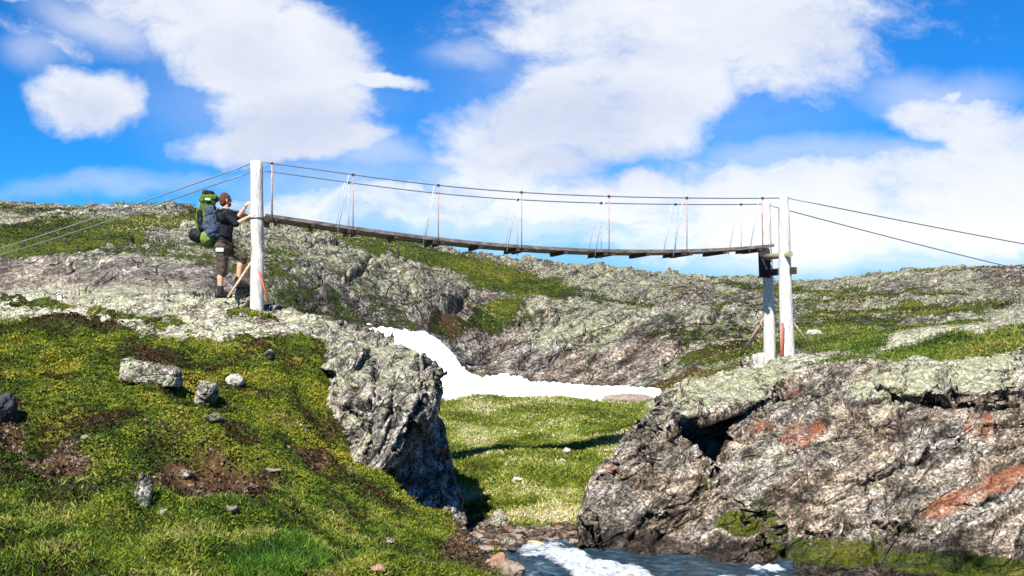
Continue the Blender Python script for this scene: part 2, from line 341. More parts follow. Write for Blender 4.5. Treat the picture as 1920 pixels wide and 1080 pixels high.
# ------------------------------------------------------------------ the ground: profiles (distance, photo row or height) along compass columns
END = [(3000, -30)]
N0 = [(1.5, -1.6), (4.5, -1.65)]
COLS = {
 -900: [(1.5, -1.3), (4.5, -1.2), (7, -1.0), (10, -.7), (13, -.3), (16, .1), (20, .6), (23, .5), (26, .6), (29, .8), (31, .9), (33, 1.2), (38, 3.0), (48, 4.5), (62, 6.5), (95, 5)],
 0: [(1.5, -1.6), (4.5, -1.6), (7, 1080), (10.5, 855), (14, 705), (16.5, 606), (20, 551), (23, .3), (26, .3), (29, .6), (31, .7), (33, 541), (36, 455), (46, 418), (62, 380), (95, 4)],
 250: N0+[(7.2, 1080), (10.5, 870), (13.8, 720), (16.3, 622), (20, 549), (23, .2), (26, .2), (29, .4), (31, .6), (33, 548), (37, 452), (46, 420), (62, 384), (95, 4)],
 420: N0+[(7.5, 1080), (11, 895), (13.8, 755), (16.2, 636), (19.6, 559), (22.5, 0), (26, 0), (29, .2), (31, .4), (34, 552), (38, 465), (47, 430), (62, 392), (95, 3)],
 500: N0+[(7.5, 1080), (11, 915), (13.8, 770), (16.2, 642), (19.6, 566), (22.5, -.1), (26, -.2), (29, 0), (31, .2), (35, 575), (38.5, 476), (44, 486), (62, 404), (95, 3)],
 600: N0+[(8, 1080), (11.5, 945), (13.8, 850), (16.5, 665), (19, 590), (22, -.8), (26, -1), (29, -.8), (33, -.5), (38, 600), (42, 482), (49, 494), (64, 425), (95, 3)],
 700: N0+[(8.5, 1080), (11, 1005), (13.4, 938), (17, -1.6), (19.5, 625), (22, -1.5), (26, -1.8), (30, -1.5), (35, -1.0), (41, 612), (46, 486), (53, 500), (66, 438), (95, 3)],
 770: N0+[(9, 1080), (11.5, 1018), (13.6, 962), (16.5, -2.9), (19.5, -2.2), (22, -2.4), (26, -2.3), (30, -2.1), (36, -1.5), (42, 616), (47, 506), (54, 520), (67, 448), (95, 3)],
 830: N0+[(9.3, 1080), (12, 1025), (13.8, 985), (16.3, -3.4), (18, -3.3), (20.5, -3.1), (25, -2.8), (30, 765), (35, -2.4), (44, 655), (49, 530), (57, 545), (69, 459), (95, 3.5)],
 880: [(1.5, -1.65), (4.5, -2.0), (9.6, 1080), (12, 1045), (13.8, 1015), (15.4, -3.16), (17, 985), (20, 925), (24.5, 840), (30, 752), (35, -2.5), (44.5, 692), (49.5, 560), (57, 570), (70, 468), (98, 3.5)],
 930: [(1.5, -1.65), (4.5, -2.1), (9.8, 1090), (12.0, 1075), (14.2, -3.5), (15.5, -3.16), (17, 984), (19.5, 920), (24, 835), (30.5, 747), (34.5, -2.6), (44, 693), (49, 604), (57, 606), (72, 477), (100, 4)],
 1000: [(1.5, -1.65), (4.5, -2.2), (9.5, -3.2), (12, -3.8), (14.5, -3.8), (15.55, -3.16), (17, 984), (19.5, 920), (24, 835), (30.5, 742), (34.5, -2.6), (43, 713), (48, 577), (56, 592), (75, 484), (105, 4)],
 1100: [(1.5, -1.65), (4.5, -2.2), (9.5, -3.2), (12, -3.8), (14.5, -3.8), (15.55, -3.16), (17, 984), (19.5, 920), (24, 835), (30.5, 745), (34.5, -2.6), (41.5, 722), (48, 571), (56, 588), (78, 493), (110, 4)],
 1180: [(1.5, -1.65), (4.5, -2.2), (9.5, -3.2), (12, -3.8), (14.5, -3.8), (15.55, -3.16), (17, 984), (20, -2.9), (25, -2.6), (30.5, 762), (34.5, -2.7), (40, 724), (47, 577), (56, 592), (80, 506), (112, 4)],
 1300: [(1.5, -1.65), (4.5, -2.2), (9.5, -3.2), (12, -3.8), (14, -3.8), (16, -3.4), (18.8, -2.0), (20.5, -1.35), (23, -1.7), (29, -2.1), (33, -2.05), (38, 702), (46, 582), (56, 596), (84, 519), (115, 4)],
 1400: [(1.5, -1.7), (4.5, -2.3), (9.5, -3.3), (12, -3.8), (14, -3.8), (16, -3.2), (19.2, -1.2), (21.3, -.9), (24, -1.2), (29, -1.5), (34, -1.4), (39, 668), (45, 584), (56, 594), (90, 522), (120, 4)],
 1460: [(1.5, -1.7), (4.5, -2.3), (9.5, -3.4), (12, -3.8), (14, -3.8), (16.3, -2.8), (19.5, -1.0), (21.3, -.78), (24, -.95), (29, -1.0), (34, 652), (40, 628), (49, 590), (65, 560), (100, 527), (130, 2)],
 1560: [(1.5, -1.7), (4.5, -2.3), (9.5, -3.4), (12, -3.8), (14, -3.7), (16.5, -2.4), (19, -.98), (21.5, -.76), (25, -.98), (30, 658), (36, 642), (42, 606), (52, 590), (68, 565), (110, 529), (145, 2)],
 1700: [(1.5, -1.7), (4.5, -2.3), (9.5, -3.4), (12, -3.8), (14, -3.6), (16.5, -2.1), (18.8, -.92), (21.5, 642), (24.5, 624), (28, 620), (34, 612), (42, 600), (55, 583), (72, 556), (115, 506), (160, 3)],
 1920: [(1.5, -1.7), (4.5, -2.3), (9.5, -3.3), (12, -3.7), (13.8, -3.5), (15.6, -2.0), (17.8, 665), (20.5, 628), (24, 604), (28, 598), (34, 592), (42, 580), (55, 565), (74, 540), (120, 498), (170, 3)],
 2900: [(1.5, -1.6), (4.5, -2.0), (9.5, -2.6), (12, -2.6), (13.8, -2.2), (15.6, -1.2), (17.8, -.3), (20.5, 0), (24, .2), (28, .3), (34, .5), (42, 1), (55, 2), (74, 4), (120, 7), (170, 5)],
}
def build_table():
    ks = sorted(COLS); Yk = []; Zk = []
    for k in ks:
        c = COLS[k]+END; Yk.append([math.log(a) for a, b in c]); Zk.append([b if abs(b) < 40 else (HY-b)/F*a for a, b in c])
    Yk, Zk = np.array(Yk), np.array(Zk); pg = np.arange(-1500, 3500, 10.0)
    Yg = np.array([np.interp(pg, ks, Yk[:, j]) for j in range(Yk.shape[1])]).T
    Zg = np.array([np.interp(pg, ks, Zk[:, j]) for j in range(Zk.shape[1])]).T
    def blur(a, s, ax):
        r = int(3*s); w = np.exp(-0.5*(np.arange(-r, r+1)/s)**2); w /= w.sum()
        return np.apply_along_axis(lambda v: np.convolve(np.pad(v, r, 'edge'), w, 'valid'), ax, a)
    Yg = blur(Yg, 2.0, 0); Zg = blur(Zg, 2.0, 0)
    lg = np.linspace(math.log(1.5), math.log(3000), 1100)
    T = np.array([np.interp(lg, Yg[i], Zg[i]) for i in range(len(pg))])
    T = blur(T, 3.2, 1)
    return pg, lg, T
PG, LG, TT = build_table()
def hbase(x, y):
    Y = np.maximum(y, 1.5); px = np.clip(960+F*x/Y, PG[0], PG[-1]-1e-3)
    a = (px-PG[0])/(PG[1]-PG[0]); b = np.clip((np.log(np.minimum(Y, 2999.0))-LG[0])/(LG[1]-LG[0]), 0, len(LG)-1.001)
    i, j = a.astype(int), b.astype(int); fa, fb = a-i, b-j; i1 = np.minimum(i+1, len(PG)-1)
    return (TT[i, j]*(1-fa)+TT[i1, j]*fa)*(1-fb)+(TT[i, j+1]*(1-fa)+TT[i1, j+1]*fa)*fb
HCR = [(5, .8, [(-60, 540), (60, 541), (160, 535), (230, 541)]), (4, .5, [(60, 488), (140, 492), (210, 508)]), (4, .5, [(340, 455), (300, 470), (250, 440)]), (5, .6, [(655, 520), (690, 490), (715, 478)]), (5, .6, [(850, 575), (880, 545)]),
       (4, .4, [(560, 560), (640, 560), (690, 590)]), (4, .4, [(520, 600), (600, 575)]), (5, .5, [(1240, 680), (1330, 600), (1350, 585)]), (4, .5, [(880, 680), (990, 620), (1060, 585)]), (4, .5, [(990, 700), (1100, 620), (1180, 590)]), (4, .4, [(1080, 715), (1200, 640)]), (4, .4, [(900, 640), (1000, 585)]),
       (4, .5, [(740, 560), (800, 600)]), (4, .5, [(420, 520), (520, 540)])]
def crackline(px, py, poly):
    d = np.full(len(px), 1e9)
    for (ax_, ay), (bx, by) in zip(poly, poly[1:]):
        L2 = (bx-ax_)**2+(by-ay)**2; t = np.clip(((px-ax_)*(bx-ax_)+(py-ay)*(by-ay))/L2, 0, 1)
        d = np.minimum(d, np.hypot(px-ax_-t*(bx-ax_), py-ay-t*(by-ay)))
    return d
LIP = ([-2000, 0, 150, 300, 420, 520, 600, 660, 720, 3500], [590, 600, 612, 628, 634, 628, 650, 662, 662, 662])   # where heath ends and bare rock begins
GREEN = [(80, 445, 200, 34, -6), (330, 412, 190, 13, -3), (640, 437, 190, 13, 12), (860, 492, 260, 17, 13), (985, 535, 110, 22, 10), (525, 490, 45, 40, 40, .5), (700, 545, 30, 60, 0, .4),
         (1380, 655, 110, 16, -10), (1280, 705, 110, 14, -8), (1560, 632, 100, 30, 0, 1.3), (1740, 668, 260, 20, -9, 1.3), (1860, 640, 160, 18, -8), (1720, 580, 260, 10, -3, .8), (1620, 560, 220, 8, -4, .5),
         (1130, 560, 200, 10, 6, .5), (60, 568, 80, 9, 4, .9), (250, 600, 110, 8, 6, .7), (470, 590, 50, 8, 0, .7), (930, 585, 60, 30, -30, .8), (840, 610, 40, 25, 0, .9), (1250, 620, 30, 50, 40, .35)]
DIRT = [(385, 918, 155, 62, 8), (95, 850, 80, 45, 20, .8), (560, 800, 90, 20, 10, .45), (300, 830, 60, 25, 0, .5), (930, 1000, 80, 26, 0, 1.2), (1030, 1015, 120, 36, 0, 1.3), (880, 1050, 60, 40, 30, 1.1), (1010, 1010, 70, 20, 0, .9),
        (600, 870, 60, 25, 20, .7), (1300, 700, 110, 16, -8, .9), (843, 605, 18, 40, -20, .7), (1340, 660, 70, 12, -8, .5), (20, 790, 40, 40, 0, .6)]
BROWN = [(120, 515, 230, 26, 3, .6), (400, 530, 90, 30, 0, .35), (740, 590, 190, 26, 12, .65), (600, 540, 60, 40, 0, .25), (1020, 680, 190, 30, 3, .8), (1200, 650, 90, 40, -30, .45), (880, 560, 60, 25, 10, .4), (1700, 545, 60, 15, 0, .3), (1900, 525, 60, 18, 0, .6), (1350, 560, 120, 14, 0, .3), (900, 660, 60, 30, 0, .5)]
BRIGHT = [(1560, 632, 110, 30, 0, 1.3), (1740, 668, 240, 16, -9, .7), (1000, 850, 260, 130, 0, 1.0), (100, 450, 180, 30, -6, .35), (640, 440, 190, 15, 12, .3), (700, 1000, 260, 60, 0, .35), (120, 1030, 300, 60, 0, .35)]
def ground_z(x, y, full=False):
    """height with all relief; also the masks"""
    z = hbase(x, y); v = np.stack([x, y, z], 1); px, py = proj(v); Y = np.maximum(y, 1.5)
    far = sstep(Y, 21, 34); p2 = np.stack([x, y, np.zeros_like(x)], 1)
    nz = perlin(np.stack([px/70, py/40, Y*0+3], 1)); nz2 = perlin(np.stack([px/22, py/12, Y*0+9], 1)); wob = nz*9+nz2*6
    moss = np.zeros_like(x)
    for e in GREEN: moss = np.maximum(moss, ellmask(px+wob*1.5, py+wob*0.9, e))
    moss = np.where(Y > 21, moss, moss*0.9)
    lip = np.interp(px, *LIP); fg = sstep(py+wob*1.6, lip-6, lip+8)*(Y < 19.5)*(px < 1250)
    knoll = (Y > 14.8)*(1-sstep(Y, 32.5, 34))*sstep(px, 760, 830)*(1-sstep(px, 1180, 1230))
    moss = np.maximum(moss, np.maximum(fg, knoll*1.0))
    moss = np.maximum(moss, (0.34+0.14*sstep(px, 1150, 1450))*far*sstep(fbm(p2*np.array([.07, .12, 0]), 4), -0.15, 0.35)+0.12*far)
    dirt = np.zeros_like(x)
    for e in DIRT: dirt = np.maximum(dirt, ellmask(px+wob*1.5, py+wob, e))
    br = np.zeros_like(x)
    for e in BRIGHT: br = np.maximum(br, ellmask(px, py, e))
    mk = np.clip(moss*1.4, 0, 1)
    # near heath: hummocks
    hum = fbm(p2*0.55, 3)*0.15+np.abs(perlin(p2*1.5+5))*0.24+np.abs(perlin(p2*3.9+15))*0.10-0.05+fbm(p2*9+2, 3)*0.02+sstep(dirt, .3, .7)*fbm(p2*6+4, 4, .65)*.05
    pl = -np.abs(fbm(p2*0.9+31, 3))*0.16+fbm(p2*3.5+8, 4, 0.55)*0.06   # bare platform
    w1, w2 = facets(np.stack([x*0.9+y*0.3, y*0.7, x*0], 1), .7); w3, w4 = facets(np.stack([x*3+y, y*2.4, x*0], 1), .7); pl = pl*.7+w1*.16+w3*.06-0.07*(1-sstep(w2, 0, .1))
    near = (hum*mk+pl*(1-mk))*(1-far)
    a = R(-30); q = np.stack([x*math.cos(a)-z*math.sin(a), y*0.8, (x*math.sin(a)+z*math.cos(a))*2.2], 1); wq = fbm(p2*0.22, 3)[:, None]*0.9
    r1, e1 = facets(q*0.17+wq*.5, .6); r2, e2 = facets(q*0.55+7+wq, .8); r3, _ = facets(q*1.7+3+wq, .8)
    rk = r1*0.55+r2*0.28+r3*0.11-0.22*(1-sstep(e1, 0, 0.10))-0.10*(1-sstep(e2, 0, 0.12))+fbm(p2*2.5, 3, 0.6)*0.07
    hl = fbm(p2*0.10+3, 3)*0.22+fbm(p2*1.0+9, 4, 0.6)*0.09
    snow_ = sstep(Y, 30, 33.5)*(1-sstep(Y, 41.5, 46))*sstep(px, 640, 700)*(1-sstep(px, 1230, 1300))
    amp = np.clip(Y/48, 0.45, 1.25)*(1-0.9*snow_)
    farz = (rk*(1-mk)+hl*mk)*amp-0.35*snow_*(1-sstep(Y, 39, 43))
    kn = fbm(p2*0.3, 3)*0.22*sstep(Y, 16, 20)+fbm(p2*1.7, 4, 0.6)*0.06
    flat = knoll
    z2 = z+near*(1-flat)+farz*far*(1-knoll)+kn*knoll
    # the bare pit in the slope and the dug-out below the standing stone
    pit = ellmask(px, py, (370, 905, 110, 48, 8)); z2 = z2-pit*0.38*(Y < 14)+ellmask(px, py, (430, 980, 160, 26, 4))*0.12*(Y < 13)
    for w_, dep, poly in HCR: z2 = z2-dep*1.3*np.exp(-(crackline(px+wob*.4, py+wob*.4, poly)/w_)**2)*far
    z2 = z2-ellmask(px, py, (60, 810, 70, 45, 0))*0.25*(Y < 14)
    if full: return z2, moss, dirt, br, px, py
    return z2
def gz(x, y): return float(ground_z(np.array([float(x)]), np.array([float(y)]))[0])
def G(px, Y, dz=0.0): x = (px-960)/F*Y; return Vector((x, Y, gz(x, Y)+dz))
def find_Y(px, py, y0=6.0, y1=140.0):
    """first distance at which the ground shows at that row"""
    Y = np.exp(np.linspace(math.log(y0), math.log(y1), 900)); x = (px-960)/F*Y; z = ground_z(x, Y); r = HY-F*z/Y
    i = np.argmax(r <= py); return float(Y[i])
def build_ground():
    pxs = np.concatenate([np.linspace(-1300, -70, 60, endpoint=False), np.linspace(-70, 1990, 1180), np.linspace(2010, 3200, 60)])
    Ys = np.concatenate([np.linspace(-10, 6.2, 34, endpoint=False), np.exp(np.linspace(math.log(6.2), math.log(21), 430, endpoint=False)), np.exp(np.linspace(math.log(21), math.log(130), 470, endpoint=False)), np.exp(np.linspace(math.log(130), math.log(3000), 60))])
    U = (pxs-960)/F; w = sstep(np.abs(U), 0.52, 1.0)
    YY, UU = np.meshgrid(Ys, U, indexing='ij'); _, WW = np.meshgrid(Ys, w, indexing='ij')
    XX = UU*(np.maximum(YY, 1.5)+7*WW); x, y = XX.ravel(), YY.ravel()
    z, moss, dirt, br, px, py = ground_z(x, y, True)
    li = 0.12+0*x
    for e in BROWN: li = li-ellmask(px, py, e)*(y > 22)
    nr, nc = XX.shape; i = np.arange(nr*nc).reshape(nr, nc)
    f = np.stack([i[:-1, :-1], i[:-1, 1:], i[1:, 1:], i[1:, :-1]], -1).reshape(-1, 4)
    V = np.stack([x, y, z], 1)
    me = np_mesh('ground', V, f, True, {'moss': moss, 'dirt': dirt, 'green': br, 'lichen': li})
    o = link('ground', me, M_ground); tag(o, 'heath slope, bare bedrock and rocky hills behind the gorge', 'ground', kind='structure')
    return V, moss, dirt, br, px, py, nr, nc
GV, Gm, Gd, Gb, Gpx, Gpy, GNR, GNC = build_ground()

# ------------------------------------------------------------------ cliffs
def rock_displace(me, dip=-32, a_big=0.16, a_strata=0.10, crack=0.10, seed=0.0, sx=1.0, fine=1.0):
    v = get_co(me); n = get_no(me); a = R(dip); p = v*sx+seed
    q = np.stack([p[:, 0]*math.cos(a)-p[:, 2]*math.sin(a), p[:, 1], p[:, 0]*math.sin(a)+p[:, 2]*math.cos(a)], 1)
    wp = fbm(p*0.8+4, 3)[:, None]*0.30; st = np.array([0.5, 0.7, 1.7])
    d = fbm(p*0.6, 2)*a_big*.6
    r1, e1 = facets(q*st*0.75+wp, .8); r2, e2 = facets(q*st*2.0+wp*2+5, .9); r3, e3 = facets(q*st*5.2+wp*4+9, .9); r4, _ = facets(p*np.array([13, 13, 17.0])+wp*5, .9)
    lay = fbm(q*np.array([0.35, 0.5, 3.2])+wp*2, 4, 0.6)
    d = d+r1*a_big*1.5+r2*a_strata*1.15+r3*0.052*fine+r4*0.016*fine+lay*a_strata*.8-0.03
    d = d-crack*1.2*(1-sstep(e1, 0, 0.05))-crack*0.35*(1-sstep(e2, 0, 0.07))
    c = perlin(q*np.array([0.25, 0.4, 1.3])+3.1+wp); d = d-crack*1.1*np.exp(-(c/0.012)**2)*sstep(perlin(q*0.5+20), -0.1, 0.2)
    d = d+fbm(q*np.array([5, 6, 12.0]), 3, 0.6)*0.016*fine
    set_co(me, v+n*d[:, None]/sx); return v, n
def cliff(name, hulls, vs, mat, label, rust=(), mossf=None, cracks=(), **kw):
    bm = bmesh.new()
    for h in hulls: hull(bm, [P(*p) for p in h])
    me = voxel(bm, vs, 5); rock_displace(me, **kw)
    v = get_co(me); n = get_no(me); px, py = proj(v); z = np.zeros(len(v))
    wb = fbm(v*3.0+5, 3)*14
    if cracks:
        d = z.copy()
        for w_, dep, poly in cracks: d = np.maximum(d, dep*np.exp(-(crackline(px+wb*.5, py+wb, poly)/w_)**2)*(n[:, 1] < 0.2))
        set_co(me, v-n*d[:, None]); v = get_co(me); n = get_no(me)
    r = z.copy()
    for e in rust: r = np.maximum(r, ellmask(px, py, e))
    m, l = mossf(v, n, px, py) if mossf else (z, z)
    set_attr(me, 'rust', r); set_attr(me, 'moss', m); set_attr(me, 'lichen', l)
    me.polygons.foreach_set('use_smooth', np.ones(len(me.polygons), bool))
    return tag(link(name, me, mat), label, 'rock', kind='structure')
LH = [ # upper leaning block
 [(640, 700, 15.6), (605, 760, 15.2), (640, 640, 17.0), (700, 630, 17.8), (770, 652, 17.0), (826, 696, 16.2), (826, 730, 15.6), (818, 765, 15.4), (745, 862, 14.5), (692, 915, 14.1), (668, 905, 14.2), (642, 830, 14.6), (700, 740, 14.9), (790, 740, 15.0),
  (640, 660, 19.5), (770, 662, 19.8), (824, 704, 19), (700, 900, 18), (800, 860, 18.5)],
 # shaded wall going back along the gully
 [(700, 925, 14.9), (706, 965, 14.5), (775, 860, 16.2), (822, 780, 17.8), (838, 850, 17.5), (858, 930, 16.6), (876, 990, 15.9), (880, 1060, 15.7), (720, 1060, 14.7), (760, 800, 16.8), (640, 1000, 15), (650, 760, 16), (640, 760, 20), (820, 780, 21), (850, 950, 21)],
 # pale blocks on the shoulder
 [(600, 690, 16.0), (660, 700, 15.6), (690, 650, 16.2), (620, 640, 17), (660, 625, 18), (600, 650, 17), (620, 720, 16.5), (700, 700, 17), (600, 700, 18.5), (720, 640, 18.5)],
 [(610, 612, 18), (700, 622, 18.3), (740, 640, 18), (760, 656, 17.6), (640, 640, 17.0), (560, 640, 17), (550, 615, 18.4), (600, 596, 19.6), (690, 618, 20), (745, 642, 19.8), (600, 700, 18.6), (750, 700, 18.6)],
]
def moss_left(v, n, px, py):
    m = sstep(n[:, 2], 0.75, 0.98)*0.45*sstep(py, 600, 720)+0.8*ellmask(px, py, (640, 850, 22, 70, -20))*0.6
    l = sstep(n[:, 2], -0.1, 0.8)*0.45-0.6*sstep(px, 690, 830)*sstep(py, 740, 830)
    return m, l
cliff('rock_cliff', LH, 0.026, M_cliffL, 'grey leaning rock block above the black overhang left of the gully', mossf=moss_left, dip=-62, a_big=0.06, a_strata=0.055, crack=0.09, fine=0.5, seed=2.0,
      cracks=[(4, .18, [(708, 675), (702, 735), (676, 800)]), (4, .14, [(800, 690), (790, 760), (745, 850)]), (3, .12, [(640, 760), (700, 800), (690, 860)]), (5, .15, [(815, 660), (825, 740)]), (3, .1, [(745, 700), (735, 780), (715, 850)])])
RH = [
 # long sloping main face
 [(1366, 815, 17.0), (1352, 905, 16.0), (1352, 985, 15.3), (1400, 1100, 14.7), (1520, 1085, 14.3), (1950, 1100, 13.8), (2500, 1130, 13.0), (1418, 765, 17.6), (1500, 724, 18.3), (1640, 712, 18.0), (1930, 690, 17.0), (2500, 660, 16),
  (1440, 700, 19.5), (1450, 690, 21.5), (1700, 665, 21.5), (2500, 620, 21), (1500, 880, 15.6), (1900, 850, 15.2), (1350, 950, 20), (2500, 1000, 20)],
 # block above the water
 [(1086, 1100, 15.6), (1088, 985, 15.7), (1096, 930, 16.0), (1128, 850, 16.6), (1165, 800, 17.0), (1215, 770, 17.2), (1285, 838, 16.6), (1345, 905, 16.1), (1385, 960, 15.5), (1370, 1100, 14.9), (1200, 1100, 15.1), (1200, 940, 15.7), (1110, 1100, 18), (1150, 850, 19), (1220, 780, 20), (1280, 800, 20), (1400, 1000, 19)],
 # low mossy ledge along the water
 [(1470, 1035, 14.9), (1700, 1020, 14.9), (1950, 1025, 14.5), (2500, 1030, 14), (1465, 1075, 14.0), (1480, 1120, 13.5), (1700, 1085, 13.5), (1950, 1090, 13.2), (2500, 1100, 12.8), (1500, 1160, 13.4), (2500, 1200, 12.8), (1480, 1120, 15.5), (2500, 1120, 15.5)],
 # toe at the waterline
 [(1180, 1030, 15.2), (1250, 960, 15.3), (1360, 905, 15.5), (1440, 960, 14.9), (1460, 1040, 14.6), (1450, 1120, 14.3), (1180, 1110, 14.9), (1300, 1000, 16), (1400, 1000, 16)],
 # lichen cap under the bridge post
 [(1212, 770, 17.6), (1225, 742, 18.4), (1290, 702, 19.3), (1380, 682, 20.0), (1445, 676, 20.2), (1510, 682, 20.0), (1530, 700, 19), (1470, 738, 17.8), (1400, 762, 17.3), (1325, 782, 17.0), (1262, 780, 17.0), (1215, 790, 17.3), (1300, 760, 21.5), (1240, 760, 20.5), (1500, 700, 22), (1400, 688, 22.2)],
 [(1170, 812, 16.9), (1215, 760, 17.5), (1262, 770, 17.1), (1256, 820, 16.7), (1195, 836, 16.6), (1230, 830, 18), (1250, 760, 19)],
 # slab capping the face on the right
 [(1642, 722, 17.3), (1660, 700, 17.8), (1745, 672, 18.8), (1950, 652, 18.3), (2500, 600, 17.5), (2500, 690, 15.4), (1950, 740, 16.0), (1880, 750, 16.1), (1790, 748, 16.3), (1690, 742, 16.7), (1700, 700, 20), (1950, 660, 20.5), (2500, 640, 19)],
 [(1480, 745, 17.7), (1500, 716, 18.3), (1570, 690, 18.8), (1640, 680, 19), (1680, 694, 18.2), (1660, 722, 17.6), (1560, 742, 17.4), (1600, 700, 20.4), (1520, 710, 20)],
]
RUST = [(1500, 815, 60, 26, -20), (1425, 800, 30, 16, -10), (1840, 800, 40, 28, 0), (1780, 945, 70, 22, -25, 1.2), (1870, 905, 70, 24, -25, 1.2), (1480, 740, 40, 12, 0, .8), (1150, 882, 26, 12, 0, .8), (1620, 760, 80, 16, -10, .5), (1910, 890, 40, 22, 0), (1680, 850, 120, 20, -15, .45)]
def moss_right(v, n, px, py):
    m = np.zeros(len(px))
    for e in ((1390, 980, 60, 28, 10, .85), (1560, 1035, 150, 34, 4, .75), (1800, 1060, 190, 26, 4, .95), (1930, 1070, 160, 24, 0, 1.0), (1450, 1000, 60, 40, 30, .6), (1320, 905, 18, 22, 0, .5), (1420, 960, 45, 50, 0, .6), (1650, 1000, 200, 18, -4, .45)): m = np.maximum(m, ellmask(px, py, e))
    m = np.maximum(m, sstep(n[:, 2], 0.8, 1.0)*0.35)
    l = sstep(n[:, 2], 0.55, 0.95)*0.45+0.55*ellmask(px, py, (1790, 705, 190, 45, -6))+0.45*ellmask(px, py, (1360, 720, 150, 60, -12))-0.3-0.3*sstep(py, 960, 1030)
    return m, l
cliff('rock_cliff', RH, 0.027, M_cliffR, 'brown banded rock face with rusty patches right of the stream', rust=RUST, mossf=moss_right, cracks=[(4, .2, [(1935, 788), (1860, 800), (1800, 830), (1740, 850), (1690, 885), (1640, 902), (1560, 905)]), (3, .12, [(1450, 920), (1500, 935), (1560, 938), (1620, 915), (1660, 890)]),
      (3.5, .14, [(1780, 952), (1830, 948), (1890, 935), (1940, 905)]), (5, .2, [(1635, 748), (1780, 756)]), (6, .25, [(1835, 752), (1885, 742), (1940, 752)]), (4, .18, [(1165, 800), (1205, 790), (1250, 790)]), (6, .3, [(1255, 790), (1265, 830)]),
      (6, .25, [(1300, 860), (1340, 888)]), (3, .12, [(1395, 800), (1450, 760), (1560, 745)]), (3, .1, [(1120, 900), (1200, 900), (1270, 930)]), (3, .12, [(1180, 1010), (1280, 940), (1350, 905)]), (3.5, .14, [(1500, 1000), (1640, 985), (1760, 1010)]), (12, .4, [(1440, 965), (1455, 1040)]), (12, .35, [(1100, 965), (1112, 1030)]), (7, .2, [(1205, 840), (1230, 870)]), (7, .2, [(1180, 800), (1230, 815)]), (3, .1, [(1480, 850), (1600, 820), (1720, 800)])], dip=-30, a_big=0.13, a_strata=0.065, crack=0.10, fine=0.55, seed=5.0)
# ------------------------------------------------------------------ snow field in the hollow
def build_snow():
    m, t, b = mat_new('snow'); b.inputs['Base Color'].default_value = (0.88, 0.90, 0.92, 1); b.inputs['Roughness'].default_value = 0.6
    bump(t, b, t.noise(pos(t), 3, 5, 0.6), 0.04, 0.5)
    top = ([600, 690, 715, 760, 800, 825, 845, 865, 885, 905, 940, 965, 995, 1040, 1100, 1170, 1232, 1245], [600, 606, 609, 614, 623, 638, 657, 677, 689, 693, 692, 702, 713, 717, 722, 724, 727, 733])
    pxs = np.linspace(600, 1262, 420); ts = np.linspace(0, 1, 150)
    PX, TS = np.meshgrid(pxs, ts, indexing='ij'); pyt = np.interp(pxs, *top)+perlin(np.stack([pxs/9, pxs*0, pxs*0+2], 1))*2.4+perlin(np.stack([pxs/3.5, pxs*0, pxs*0+5], 1))*1.6
    Yt = np.interp(pxs, [600, 720, 830, 866, 930, 1000, 1100, 1240], [41, 41.5, 43.5, 44.2, 44.2, 42.6, 41, 38.5])
    zt = (HY-pyt)/F*Yt
    Yb = np.interp(pxs, [600, 720, 860, 1000, 1180, 1262], [30, 31, 32.5, 33, 33, 35])
    zb = np.interp(pxs, [600, 720, 800, 860, 1000, 1180, 1262], [-1.5, -1.9, -2.35, -2.55, -2.62, -2.72, -2.72])
    Y = Yb[:, None]+(Yt-Yb)[:, None]*TS; z = zb[:, None]+(zt-zb)[:, None]*TS**1.25
    x = (PX-960)/F*Y; v = np.stack([x.ravel(), Y.ravel(), z.ravel()], 1); v[:, 2] += fbm(v*np.array([.3, .3, 0]), 3)*0.05
    n1, n2 = PX.shape; N = n1*n2; lo = v.copy(); lo[:, 2] -= 0.9
    i = np.arange(N).reshape(n1, n2); f = [np.stack([i[:-1, :-1], i[1:, :-1], i[1:, 1:], i[:-1, 1:]], -1).reshape(-1, 4)]
    f.append(f[0][:, ::-1]+N); e = np.concatenate([i[:, 0], i[-1, 1:], i[::-1, -1][1:], i[0, ::-1][1:]])
    f.append(np.stack([e[:-1], e[:-1]+N, e[1:]+N, e[1:]], -1))
    return tag(link('snow', np_mesh('snow', np.concatenate([v, lo]), np.concatenate(f)), m), 'bright old snow field lying in the hollow behind the green knoll', 'snow', kind='structure')
build_snow()
